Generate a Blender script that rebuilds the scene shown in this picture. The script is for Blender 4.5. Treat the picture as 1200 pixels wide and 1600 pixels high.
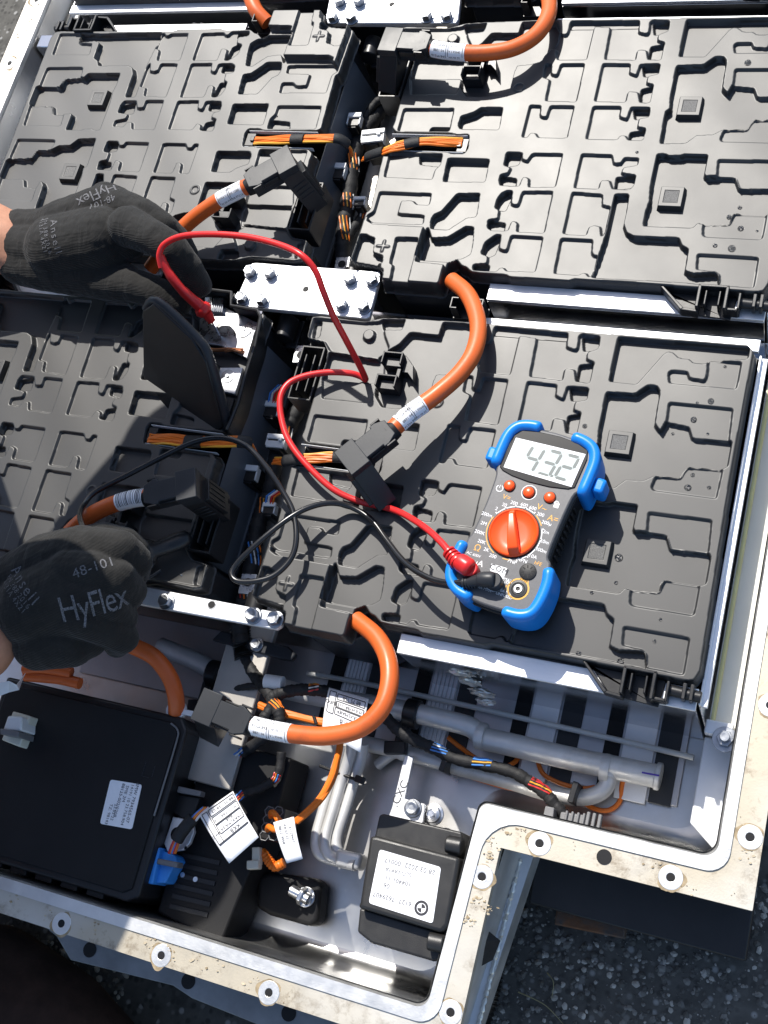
# Opened traction-battery pack with a multimeter, seen from above.
import bpy, bmesh, math, random
import numpy as np
from mathutils import Vector, Matrix, noise as mnoise

random.seed(7)
rng = np.random.default_rng(7)
for o in list(bpy.data.objects):
    bpy.data.objects.remove(o, do_unlink=True)
scene = bpy.context.scene
COL = scene.collection

# ------------------------------------------------------------------ units
# Modelling unit "u" = 1.35 mm.  z = 0 is the top of the module covers.
S = 0.00135
GROUND_U = -172.0                  # asphalt, in u below the covers
Z0 = -GROUND_U * S

# ------------------------------------------------------------------ camera
F_PX = 1821.82                     # focal length for a 1200 px wide frame
CAM_R = ((0.92292709, -0.24726175, 0.29507153),
         (0.1374051, 0.92756044, 0.34749312),
         (-0.35961843, -0.28016649, 0.89004569))      # x right, y down, z down
CAM_C = (222.12355, -221.61003, 706.95692)
cd = bpy.data.cameras.new('camera')
cd.sensor_fit = 'HORIZONTAL'
cd.sensor_width = 36.0
cd.lens = 36.0 * F_PX / 1200.0
cd.clip_start = 0.01
cd.clip_end = 200.0
cam = bpy.data.objects.new('camera', cd)
COL.objects.link(cam)
r0, r1, r2 = CAM_R
right = Vector((r0[0], -r0[1], -r0[2]))
up = Vector((-r1[0], r1[1], r1[2]))
back = -Vector((r2[0], -r2[1], -r2[2]))
mw = Matrix.Identity(4)
for i in range(3):
    mw[i][0], mw[i][1], mw[i][2] = right[i], up[i], back[i]
mw[0][3], mw[1][3], mw[2][3] = CAM_C[0] * S, CAM_C[1] * S, CAM_C[2] * S + Z0
cam.matrix_world = mw
scene.camera = cam

# ------------------------------------------------------------------ world and sun
SUN_DIR = Vector((-0.38, 0.72, 1.0)).normalized()     # towards the sun
elev = math.asin(SUN_DIR.z)
azim = math.atan2(SUN_DIR.x, SUN_DIR.y)
world = bpy.data.worlds.new('World')
scene.world = world
world.use_nodes = True
wn = world.node_tree.nodes
wl = world.node_tree.links
wn.clear()
sky = wn.new('ShaderNodeTexSky')
sky.sky_type = 'NISHITA'
sky.sun_disc = False
sky.sun_elevation = elev
sky.sun_rotation = azim
bg = wn.new('ShaderNodeBackground')
bg.inputs['Strength'].default_value = 0.125
wo = wn.new('ShaderNodeOutputWorld')
wl.new(sky.outputs[0], bg.inputs['Color'])
wl.new(bg.outputs[0], wo.inputs['Surface'])
sl = bpy.data.lights.new('sun', 'SUN')
sl.energy = 4.6
sl.angle = math.radians(0.55)
sl.color = (1.0, 0.955, 0.88)
sun = bpy.data.objects.new('sun', sl)
COL.objects.link(sun)
sun.rotation_euler = SUN_DIR.to_track_quat('Z', 'Y').to_euler()
sun.location = (-1.0, 2.0, 4.0)
vs = scene.view_settings
vs.view_transform = 'Standard'
vs.look = 'None'
vs.gamma = 1.0
vs.use_curve_mapping = False
vs.exposure = 0.55
scene.cycles.max_bounces = 8
scene.cycles.transparent_max_bounces = 8
scene.cycles.use_denoising = True


# ------------------------------------------------------------------ helpers
def P(u, v, z=0.0):
    """world point (u) on the height z that shows at photo pixel (u, v)"""
    d = ((u - 600.0) / F_PX, (v - 800.0) / F_PX, 1.0)
    w = [sum(CAM_R[k][i] * d[k] for k in range(3)) for i in range(3)]
    w = (w[0], -w[1], -w[2])
    s = (z - CAM_C[2]) / w[2]
    return (CAM_C[0] + w[0] * s, CAM_C[1] + w[1] * s, z)


def PP(z, txt):
    return [P(*map(float, a.split(',')), z)[:2] for a in txt.split()]


def P3(txt):
    """'u,v,z u,v,z' -> world points"""
    return [P(*map(float, a.split(','))) for a in txt.split()]


def smooth(pts, n=8, closed=False):
    pts = [Vector(p) for p in pts]
    if len(pts) < 3:
        return pts
    out = []
    m = len(pts)
    for i in range(m - 1):
        p0 = pts[max(i - 1, 0)]
        p1, p2 = pts[i], pts[i + 1]
        p3 = pts[min(i + 2, m - 1)]
        for k in range(n):
            t = k / n
            t2, t3 = t * t, t * t * t
            out.append(0.5 * ((2 * p1) + (-p0 + p2) * t + (2 * p0 - 5 * p1 + 4 * p2 - p3) * t2
                              + (-p0 + 3 * p1 - 3 * p2 + p3) * t3))
    out.append(pts[-1])
    return out


WLOC = {}                           # world origin (u) of every object


class MB:
    """collects geometry in world u, builds ONE mesh object"""

    def __init__(self):
        self.v, self.f, self.m = [], [], []

    def add(self, verts, faces, mi=0):
        b = len(self.v)
        self.v += [tuple(p) for p in verts]
        self.f += [tuple(b + i for i in f) for f in faces]
        self.m += [mi] * len(faces)
        return self

    def box(self, c, s, rz=0.0, mi=0, M=None):
        ca, sa = math.cos(rz), math.sin(rz)
        vs_ = []
        for dz in (-.5, .5):
            for dx, dy in ((-.5, -.5), (.5, -.5), (.5, .5), (-.5, .5)):
                x, y, z = dx * s[0], dy * s[1], dz * s[2]
                if M is not None:
                    q = M @ Vector((c[0] + x, c[1] + y, c[2] + z))
                    vs_.append(tuple(q))
                else:
                    vs_.append((c[0] + x * ca - y * sa, c[1] + x * sa + y * ca, c[2] + z))
        return self.add(vs_, [(3, 2, 1, 0), (4, 5, 6, 7), (0, 1, 5, 4), (1, 2, 6, 5), (2, 3, 7, 6), (3, 0, 4, 7)], mi)

    def prism(self, poly, z0, z1, mi=0, M=None, inset=0.0):
        n = len(poly)
        area = sum(poly[i][0] * poly[(i + 1) % n][1] - poly[(i + 1) % n][0] * poly[i][1] for i in range(n))
        if area < 0:
            poly = list(reversed(poly))
        vs_ = [(p[0], p[1], z0) for p in poly] + [(p[0], p[1], z1) for p in poly]
        if M is not None:
            vs_ = [tuple(M @ Vector(q)) for q in vs_]
        fs = [tuple(reversed(range(n))), tuple(range(n, 2 * n))]
        fs += [(i, (i + 1) % n, n + (i + 1) % n, n + i) for i in range(n)]
        return self.add(vs_, fs, mi)

    def tube(self, pts, r, n=12, caps=True, mi=0, flat=None):
        pts = [Vector(p) for p in pts]
        m = len(pts)
        rs = r if isinstance(r, (list, tuple)) else [r] * m
        t0 = (pts[1] - pts[0]).normalized()
        ref = Vector((0, 0, 1)) if abs(t0.z) < .9 else Vector((1, 0, 0))
        a = t0.cross(ref).normalized()
        vs_, fs = [], []
        for i in range(m):
            t = (pts[min(i + 1, m - 1)] - pts[max(i - 1, 0)])
            if t.length < 1e-9:
                t = t0
            t = t.normalized()
            a = (a - t * a.dot(t))
            a = a.normalized() if a.length > 1e-6 else t.orthogonal().normalized()
            b = t.cross(a)
            for k in range(n):
                w = 2 * math.pi * k / n
                fx, fy = (1, 1) if flat is None else flat
                vs_.append(tuple(pts[i] + (a * math.cos(w) * fx + b * math.sin(w) * fy) * rs[i]))
        for i in range(m - 1):
            for k in range(n):
                k2 = (k + 1) % n
                fs.append((i * n + k, i * n + k2, (i + 1) * n + k2, (i + 1) * n + k))
        if caps:
            fs.append(tuple(reversed(range(n))))
            fs.append(tuple((m - 1) * n + k for k in range(n)))
        return self.add(vs_, fs, mi)

    def cyl(self, c, r, z0, z1, n=24, mi=0, r2=None, a0=0.0):
        r2 = r if r2 is None else r2
        vs_ = [(c[0] + r * math.cos(a0 + 2 * math.pi * k / n), c[1] + r * math.sin(a0 + 2 * math.pi * k / n), z0) for k in range(n)]
        vs_ += [(c[0] + r2 * math.cos(a0 + 2 * math.pi * k / n), c[1] + r2 * math.sin(a0 + 2 * math.pi * k / n), z1) for k in range(n)]
        fs = [tuple(reversed(range(n))), tuple(range(n, 2 * n))]
        fs += [(k, (k + 1) % n, n + (k + 1) % n, n + k) for k in range(n)]
        return self.add(vs_, fs, mi)

    def ring(self, c, ri, ro, z0, z1, n=28, mi=0):
        prof = [(ri, z0), (ro, z0), (ro, z1), (ri, z1)]
        return self.lathe((c[0], c[1]), prof, n, True, mi)

    def lathe(self, c, prof, n=24, closed=False, mi=0, M=None):
        m = len(prof)
        vs_, fs = [], []
        for k in range(n):
            w = 2 * math.pi * k / n
            for r, z in prof:
                vs_.append((c[0] + r * math.cos(w), c[1] + r * math.sin(w), c[2] + z if len(c) > 2 else z))
        if M is not None:
            vs_ = [tuple(M @ Vector(q)) for q in vs_]
        for k in range(n):
            k2 = (k + 1) % n
            for j in range(m if closed else m - 1):
                j2 = (j + 1) % m
                fs.append((k * m + j, k2 * m + j, k2 * m + j2, k * m + j2))
        return self.add(vs_, fs, mi)

    def build(self, name, mat, parent=None, bevel=0.0, seg=2, angle=38, smooth_=True, origin=None, recalc=True):
        me = bpy.data.meshes.new(name)
        if parent is not None:
            org = WLOC[parent.name]
        elif origin is not None:
            org = origin
        else:
            a = np.array(self.v)
            org = (float((a[:, 0].min() + a[:, 0].max()) / 2), float((a[:, 1].min() + a[:, 1].max()) / 2), float(a[:, 2].min()))
        me.from_pydata([((p[0] - org[0]) * S, (p[1] - org[1]) * S, (p[2] - org[2]) * S) for p in self.v], [], self.f)
        mats = mat if isinstance(mat, (list, tuple)) else [mat]
        for mm in mats:
            me.materials.append(mm)
        if len(mats) > 1:
            me.polygons.foreach_set('material_index', self.m)
        if recalc:
            bm = bmesh.new()
            bm.from_mesh(me)
            bmesh.ops.recalc_face_normals(bm, faces=bm.faces)
            bm.to_mesh(me)
            bm.free()
        if smooth_:
            me.polygons.foreach_set('use_smooth', [True] * len(me.polygons))
            me.set_sharp_from_angle(angle=math.radians(angle))
        o = bpy.data.objects.new(name, me)
        COL.objects.link(o)
        if parent is not None:
            o.parent = parent
            WLOC[o.name] = org
        else:
            o.location = (org[0] * S, org[1] * S, org[2] * S + Z0)
            WLOC[o.name] = org
        if bevel > 0:
            bv = o.modifiers.new('bevel', 'BEVEL')
            bv.width = bevel * S
            bv.segments = seg
            bv.limit_method = 'ANGLE'
            bv.angle_limit = math.radians(35)
            bv.harden_normals = False
        return o


def tag(o, label=None, cat=None, group=None, kind=None):
    if label:
        o['label'] = label
    if cat:
        o['category'] = cat
    if group:
        o['group'] = group
    if kind:
        o['kind'] = kind
    return o


def thing(name, label, cat, at, group=None):
    o = bpy.data.objects.new(name, None)
    o.empty_display_size = 0.01
    COL.objects.link(o)
    o.location = (at[0] * S, at[1] * S, at[2] * S + Z0)
    WLOC[o.name] = tuple(at)
    return tag(o, label, cat, group)


def copy_tree(o, parent=None):
    c = o.copy()
    COL.objects.link(c)
    c.parent = parent
    WLOC[c.name] = WLOC.get(o.name)
    for ch in list(o.children):
        copy_tree(ch, c)
    return c


def text_geo(txt, size, align='CENTER', spacing=1.0):
    """flat text outline filled: verts 2D, faces"""
    cu = bpy.data.curves.new('tmp_text', 'FONT')
    cu.body = txt
    cu.size = size
    cu.align_x = align
    cu.align_y = 'CENTER'
    cu.space_character = spacing
    cu.resolution_u = 3
    ob = bpy.data.objects.new('tmp_text', cu)
    COL.objects.link(ob)
    dg = bpy.context.evaluated_depsgraph_get()
    me = bpy.data.meshes.new_from_object(ob.evaluated_get(dg))
    vs_ = [(v.co.x, v.co.y) for v in me.vertices]
    fs = [tuple(p.vertices) for p in me.polygons]
    bpy.data.objects.remove(ob, do_unlink=True)
    bpy.data.meshes.remove(me)
    bpy.data.curves.remove(cu)
    return vs_, fs


def add_text(mb, txt, size, fn, align='CENTER', mi=0, spacing=1.0):
    vs_, fs = text_geo(txt, size, align, spacing)
    mb.add([fn(x, y) for x, y in vs_], fs, mi)


# ------------------------------------------------------------------ materials
def lin(c):
    return tuple(((x / 255) / 12.92 if x <= 10 else (((x / 255) + .055) / 1.055) ** 2.4) for x in c) + (1.0,)


def mat(name, col, rough=.5, metal=0.0, spec=.5, var=0.0, vscale=30.0, bump=0.0, bscale=300.0, rvar=0.0,
        trans=0.0, ior=1.45, aniso=0.0, coat=0.0, col2=None, c2scale=20.0, c2lo=.5, c2hi=.6, stretch=None, alpha=1.0):
    m = bpy.data.materials.new(name)
    m.use_nodes = True
    nt = m.node_tree
    bs = nt.nodes['Principled BSDF']
    c = tuple(col) + ((1.0,) if len(col) == 3 else ())
    bs.inputs['Base Color'].default_value = c
    bs.inputs['Roughness'].default_value = rough
    bs.inputs['Metallic'].default_value = metal
    bs.inputs['Specular IOR Level'].default_value = spec
    bs.inputs['IOR'].default_value = ior
    bs.inputs['Transmission Weight'].default_value = trans
    bs.inputs['Coat Weight'].default_value = coat
    bs.inputs['Alpha'].default_value = alpha
    L = nt.links
    tc = nt.nodes.new('ShaderNodeTexCoord')
    src = tc.outputs['Object']
    if stretch:
        mp = nt.nodes.new('ShaderNodeMapping')
        mp.inputs['Scale'].default_value = stretch
        L.new(src, mp.inputs['Vector'])
        src = mp.outputs[0]

    def nz(scale, detail=4.0, rg=.6):
        n = nt.nodes.new('ShaderNodeTexNoise')
        n.inputs['Scale'].default_value = scale
        n.inputs['Detail'].default_value = detail
        n.inputs['Roughness'].default_value = rg
        L.new(src, n.inputs['Vector'])
        return n.outputs['Fac']
    cur = None
    if var > 0:
        mr = nt.nodes.new('ShaderNodeMapRange')
        L.new(nz(vscale), mr.inputs['Value'])
        mr.inputs['From Min'].default_value = .3
        mr.inputs['From Max'].default_value = .7
        mr.inputs['To Min'].default_value = 1 - var
        mr.inputs['To Max'].default_value = 1 + var
        hv = nt.nodes.new('ShaderNodeHueSaturation')
        hv.inputs['Color'].default_value = c
        L.new(mr.outputs[0], hv.inputs['Value'])
        cur = hv.outputs[0]
    if col2 is not None:
        cr = nt.nodes.new('ShaderNodeMapRange')
        cr.inputs['From Min'].default_value = c2lo
        cr.inputs['From Max'].default_value = c2hi
        L.new(nz(c2scale, 8.0, .7), cr.inputs['Value'])
        mx = nt.nodes.new('ShaderNodeMix')
        mx.data_type = 'RGBA'
        L.new(cr.outputs[0], mx.inputs['Factor'])
        if cur is not None:
            L.new(cur, mx.inputs['A'])
        else:
            mx.inputs['A'].default_value = c
        mx.inputs['B'].default_value = tuple(col2) + ((1.0,) if len(col2) == 3 else ())
        cur = mx.outputs['Result']
    if cur is not None:
        L.new(cur, bs.inputs['Base Color'])
    if rvar > 0:
        mr = nt.nodes.new('ShaderNodeMapRange')
        L.new(nz(vscale * 1.7), mr.inputs['Value'])
        mr.inputs['From Min'].default_value = .3
        mr.inputs['From Max'].default_value = .7
        mr.inputs['To Min'].default_value = max(.02, rough - rvar)
        mr.inputs['To Max'].default_value = min(1, rough + rvar)
        L.new(mr.outputs[0], bs.inputs['Roughness'])
    if bump > 0:
        bp = nt.nodes.new('ShaderNodeBump')
        bp.inputs['Strength'].default_value = bump
        bp.inputs['Distance'].default_value = 0.0006
        L.new(nz(bscale, 3.0), bp.inputs['Height'])
        L.new(bp.outputs[0], bs.inputs['Normal'])
    return m


M = {}
M['cover'] = mat('cover_plastic', (.023, .0225, .022), .46, spec=.74, var=.05, vscale=9, bump=.04, bscale=1600, rvar=.018)
M['black'] = mat('black_plastic', (.012, .012, .013), .38, spec=.5, var=.15, bump=.06, bscale=900, rvar=.06)
M['blackmatte'] = mat('matte_black_plastic', (.008, .008, .009), .62, spec=.35, var=.15, bump=.1, bscale=900)
M['dark'] = mat('dark_grey_plastic', (.024, .026, .030), .42, spec=.36, var=.12, vscale=12, bump=.05, bscale=700, rvar=.06)
M['charcoal'] = mat('charcoal_plastic', (.02, .0195, .019), .4, spec=.55, var=.2, vscale=60, bump=.25, bscale=1400, rvar=.06)
M['alu'] = mat('milled_aluminium', (.80, .81, .83), .5, metal=.8, var=.04, vscale=30, bump=.03, bscale=400, rvar=.04, stretch=(1, 9, 9))
M['alumirror'] = mat('smooth_aluminium', (.55, .55, .56), .12, metal=1.0, var=.08, vscale=18, bump=.03, bscale=120, rvar=.05)
M['cast'] = mat('cast_aluminium', (.66, .66, .65), .45, metal=.75, var=.12, vscale=22, bump=.2, bscale=500, rvar=.12)
M['pan'] = mat('pan_aluminium', (.50, .50, .495), .36, metal=1.0, var=.14, vscale=9, bump=.06, bscale=60, rvar=.1, col2=(.40, .385, .365), c2scale=7, c2lo=.5, c2hi=.75)
M['channel'] = mat('channel_sheet', (.40, .375, .34), .42, metal=.35, var=.15, vscale=14, rvar=.1, bump=.05, bscale=80)
M['endwall'] = mat('end_wall_plastic', (.11, .125, .145), .42, spec=.6, var=.15, vscale=10, rvar=.08, bump=.04, bscale=500)
M['steel'] = mat('zinc_steel', (.66, .67, .69), .3, metal=1.0, var=.1, vscale=60, bump=.08, bscale=300, rvar=.1)
M['bolt'] = mat('bolt_steel', (.36, .375, .40), .36, metal=1.0, var=.14, vscale=120, bump=.1, bscale=600, rvar=.1)
M['silver'] = mat('dull_silver', (.70, .71, .73), .48, metal=.6, var=.08, bump=.05, bscale=300)
M['pipe'] = mat('pipe_aluminium', (.64, .635, .62), .48, metal=.4, var=.1, vscale=25, bump=.1, bscale=300, rvar=.1, col2=(.46, .43, .39), c2scale=12, c2lo=.55, c2hi=.8)
M['orange'] = mat('orange_cable', (.60, .115, .022), .42, spec=.5, var=.08, vscale=20, bump=.1, bscale=260, rvar=.1, col2=(.36, .075, .02), c2scale=28, c2lo=.58, c2hi=.85)
M['wire'] = mat('orange_wire', (.72, .17, .015), .38, spec=.5, var=.08)
M['wireyel'] = mat('yellow_wire', (.75, .36, .03), .4)
M['wireblue'] = mat('blue_wire', (.06, .22, .6), .4)
M['wirered'] = mat('red_wire', (.55, .03, .03), .4)
M['wirewhite'] = mat('white_wire', (.7, .7, .68), .4)
M['red'] = mat('red_lead', (.60, .022, .022), .33, spec=.5, var=.05)
M['lead'] = mat('black_lead', (.012, .012, .013), .25, spec=.6)
M['tape'] = mat('black_cloth_tape', (.016, .016, .017), .6, spec=.4, var=.3, vscale=200, bump=.6, bscale=900)
M['white'] = mat('white_plastic', (.72, .73, .73), .42, var=.05)
M['cream'] = mat('cream_plastic', (.62, .60, .50), .45, var=.06)
M['paper'] = mat('paper_label', (.82, .82, .84), .55, spec=.3, var=.03, vscale=60)
M['ink'] = mat('black_ink', (.03, .03, .035), .6)
M['inkgrey'] = mat('grey_ink', (.20, .20, .22), .6)
M['blue'] = mat('blue_rubber', (.008, .20, .66), .34, spec=.5, var=.05, bump=.04, bscale=700)
M['bluecon'] = mat('blue_connector', (.04, .26, .72), .4)
M['knob'] = mat('orange_red_knob', (.86, .085, .012), .3, spec=.5)
M['meter'] = mat('meter_face', (.085, .085, .09), .42, spec=.5, var=.1, vscale=300, bump=.1, bscale=2500)
M['meterside'] = mat('meter_side', (.012, .012, .013), .5, spec=.4, bump=.2, bscale=1500)
M['bezel'] = mat('glossy_bezel', (.007, .007, .008), .22, spec=.4)
M['lcd'] = mat('lcd_panel', (.46, .51, .50), .25, spec=.4)
M['lcdseg'] = mat('lcd_segment', (.07, .09, .09), .4)
M['print'] = mat('white_print', (.80, .80, .80), .5)
M['printy'] = mat('amber_print', (.72, .36, .05), .5)
M['skin'] = mat('skin', (.50, .25, .16), .48, spec=.4, var=.12, vscale=90, bump=.35, bscale=500, col2=(.40, .16, .10), c2scale=40, c2lo=.5, c2hi=.8)
M['shirt'] = mat('dark_cloth', (.02, .02, .025), .85, var=.2, bump=.3, bscale=800)
M['trouser'] = mat('brown_cloth', (.030, .018, .014), .9, spec=.2, var=.35, vscale=30, bump=.6, bscale=500)
M['gloveprint'] = mat('glove_print', (.15, .15, .16), .8, spec=.2, var=.6, vscale=1200, col2=(.03, .03, .03), c2scale=900, c2lo=.5, c2hi=.62)
M['bead'] = mat('milky_plastic', (.75, .76, .74), .3, trans=.35)
M['creamwall'] = mat('cream_wall', (.70, .69, .62), .42, spec=.4, var=.06, vscale=12, rvar=.08)
M['paleplate'] = mat('pale_plate', (.74, .75, .77), .45, metal=.15, var=.05, vscale=20)
M['greyplate'] = mat('grey_plate', (.44, .44, .46), .38, metal=.5, var=.1, vscale=14, rvar=.08)
M['skirt'] = mat('skirt_metal', (.20, .21, .22), .5, metal=.5, var=.2, vscale=25)
M['grime'] = mat('brown_grime', (.30, .235, .15), .85, spec=.2, var=.4, vscale=120, bump=.6, bscale=500)
M['flake'] = mat('sealant_flake', (.46, .39, .28), .8, spec=.2, var=.35, vscale=200)
M['yellowseal'] = mat('yellow_sealant', (.66, .62, .30), .5, var=.1)
M['rubber'] = mat('corrugated_rubber', (.010, .010, .010), .35, spec=.5)
M['water'] = mat('water', (1, 1, 1), .02, trans=1.0, ior=1.33)
M['copper'] = mat('copper', (.75, .32, .16), .3, metal=1.0)
M['rust'] = mat('rusty_steel', (.16, .07, .03), .75, var=.3, vscale=60, col2=(.05, .06, .06), c2scale=14, c2lo=.45, c2hi=.6, bump=.5, bscale=400)
M['purple'] = mat('violet_ink', (.08, .04, .35), .5)
M['grey'] = mat('grey_plastic', (.16, .16, .165), .45, var=.1)
M['foil'] = mat('crumpled_foil', (.62, .61, .58), .3, metal=.7, var=.2, vscale=60, bump=.6, bscale=90)
M['stonedark'] = mat('dark_stone', (.085, .081, .072), .8, var=.4, vscale=60, bump=.5, bscale=600)
M['stonegrey'] = mat('grey_stone', (.17, .162, .145), .8, var=.4, vscale=60, bump=.5, bscale=600)
M['stonelight'] = mat('pale_stone', (.36, .34, .30), .75, var=.3, vscale=60, bump=.5, bscale=600)


def dirty_metal():
    m = mat('soiled_flange', (.60, .595, .57), .5, metal=.4, var=.08, vscale=25, bump=.15, bscale=500, rvar=.1)
    nt = m.node_tree
    L = nt.links
    bs = nt.nodes['Principled BSDF']
    old = bs.inputs['Base Color'].links[0].from_socket
    tc = nt.nodes.new('ShaderNodeTexCoord')
    n1 = nt.nodes.new('ShaderNodeTexNoise')
    n1.inputs['Scale'].default_value = 48
    n1.inputs['Detail'].default_value = 10
    n1.inputs['Roughness'].default_value = .75
    n1.inputs['Distortion'].default_value = .2
    L.new(tc.outputs['Object'], n1.inputs['Vector'])
    n2 = nt.nodes.new('ShaderNodeTexNoise')
    n2.inputs['Scale'].default_value = 6
    n2.inputs['Detail'].default_value = 5
    L.new(tc.outputs['Object'], n2.inputs['Vector'])
    cr = nt.nodes.new('ShaderNodeValToRGB')
    cr.color_ramp.elements[0].position = .52
    cr.color_ramp.elements[1].position = .72
    L.new(n1.outputs['Fac'], cr.inputs[0])
    c2 = nt.nodes.new('ShaderNodeValToRGB')
    c2.color_ramp.elements[0].position = .30
    c2.color_ramp.elements[1].position = .56
    L.new(n2.outputs['Fac'], c2.inputs[0])
    mx0 = nt.nodes.new('ShaderNodeMix')
    mx0.data_type = 'RGBA'
    mx0.inputs['B'].default_value = (.47, .42, .33, 1)
    L.new(c2.outputs[0], mx0.inputs['Factor'])
    L.new(old, mx0.inputs['A'])
    mul = nt.nodes.new('ShaderNodeMath')
    mul.operation = 'MULTIPLY'
    L.new(cr.outputs[0], mul.inputs[0])
    L.new(c2.outputs[0], mul.inputs[1])
    mx = nt.nodes.new('ShaderNodeMix')
    mx.data_type = 'RGBA'
    mx.inputs['B'].default_value = (.13, .085, .045, 1)
    L.new(mul.outputs[0], mx.inputs['Factor'])
    L.new(mx0.outputs['Result'], mx.inputs['A'])
    L.new(mx.outputs['Result'], bs.inputs['Base Color'])
    return m


M['flange'] = dirty_metal()


def asphalt_mat():
    m = mat('asphalt', (.085, .081, .072), .85, spec=.3, var=.3, vscale=40, bump=.5, bscale=300)
    nt = m.node_tree
    L = nt.links
    bs = nt.nodes['Principled BSDF']
    old = bs.inputs['Base Color'].links[0].from_socket
    tc = nt.nodes.new('ShaderNodeTexCoord')
    vo = nt.nodes.new('ShaderNodeTexVoronoi')
    vo.inputs['Scale'].default_value = 130
    L.new(tc.outputs['Object'], vo.inputs['Vector'])
    sp = nt.nodes.new('ShaderNodeSeparateColor')
    L.new(vo.outputs['Color'], sp.inputs[0])
    cr = nt.nodes.new('ShaderNodeValToRGB')
    cr.color_ramp.interpolation = 'CONSTANT'
    e = cr.color_ramp.elements
    e[0].position, e[0].color = 0, (.05, .048, .043, 1)
    e[1].position, e[1].color = .5, (.09, .086, .077, 1)
    q = e.new(.72)
    q.color = (.16, .155, .14, 1)
    q = e.new(.9)
    q.color = (.27, .265, .25, 1)
    L.new(sp.outputs[0], cr.inputs[0])
    d = nt.nodes.new('ShaderNodeMapRange')
    d.inputs['From Min'].default_value = .25
    d.inputs['From Max'].default_value = .5
    L.new(vo.outputs['Distance'], d.inputs['Value'])
    mx = nt.nodes.new('ShaderNodeMix')
    mx.data_type = 'RGBA'
    L.new(d.outputs[0], mx.inputs['Factor'])
    L.new(cr.outputs[0], mx.inputs['A'])
    L.new(old, mx.inputs['B'])
    L.new(mx.outputs['Result'], bs.inputs['Base Color'])
    return m


M['asphalt'] = asphalt_mat()


def glove_mat():
    m = mat('knit_glove', (.017, .0162, .015), .8, spec=.22, var=.25, vscale=50)
    nt = m.node_tree
    L = nt.links
    bs = nt.nodes['Principled BSDF']
    tc = nt.nodes.new('ShaderNodeTexCoord')
    wv = nt.nodes.new('ShaderNodeTexWave')
    wv.wave_type = 'BANDS'
    wv.bands_direction = 'Y'
    wv.inputs['Scale'].default_value = 260
    wv.inputs['Distortion'].default_value = 1.2
    wv.inputs['Detail'].default_value = 1
    L.new(tc.outputs['Object'], wv.inputs['Vector'])
    bp = nt.nodes.new('ShaderNodeBump')
    bp.inputs['Strength'].default_value = .5
    bp.inputs['Distance'].default_value = .0008
    L.new(wv.outputs['Fac'], bp.inputs['Height'])
    mpg = nt.nodes.new('ShaderNodeMapping')
    mpg.inputs['Scale'].default_value = (1.0, .45, .6)
    mpg.inputs['Rotation'].default_value = (0, 0, .5)
    L.new(tc.outputs['Object'], mpg.inputs['Vector'])
    ng = nt.nodes.new('ShaderNodeTexNoise')
    ng.inputs['Scale'].default_value = 75
    ng.inputs['Detail'].default_value = 3
    ng.inputs['Distortion'].default_value = .8
    L.new(mpg.outputs[0], ng.inputs['Vector'])
    bp2 = nt.nodes.new('ShaderNodeBump')
    bp2.inputs['Strength'].default_value = .55
    bp2.inputs['Distance'].default_value = .004
    L.new(ng.outputs['Fac'], bp2.inputs['Height'])
    L.new(bp.outputs[0], bp2.inputs['Normal'])
    L.new(bp2.outputs[0], bs.inputs['Normal'])
    bs.inputs['Sheen Weight'].default_value = .12
    bs.inputs['Sheen Roughness'].default_value = .5
    return m


M['glove'] = glove_mat()

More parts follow.
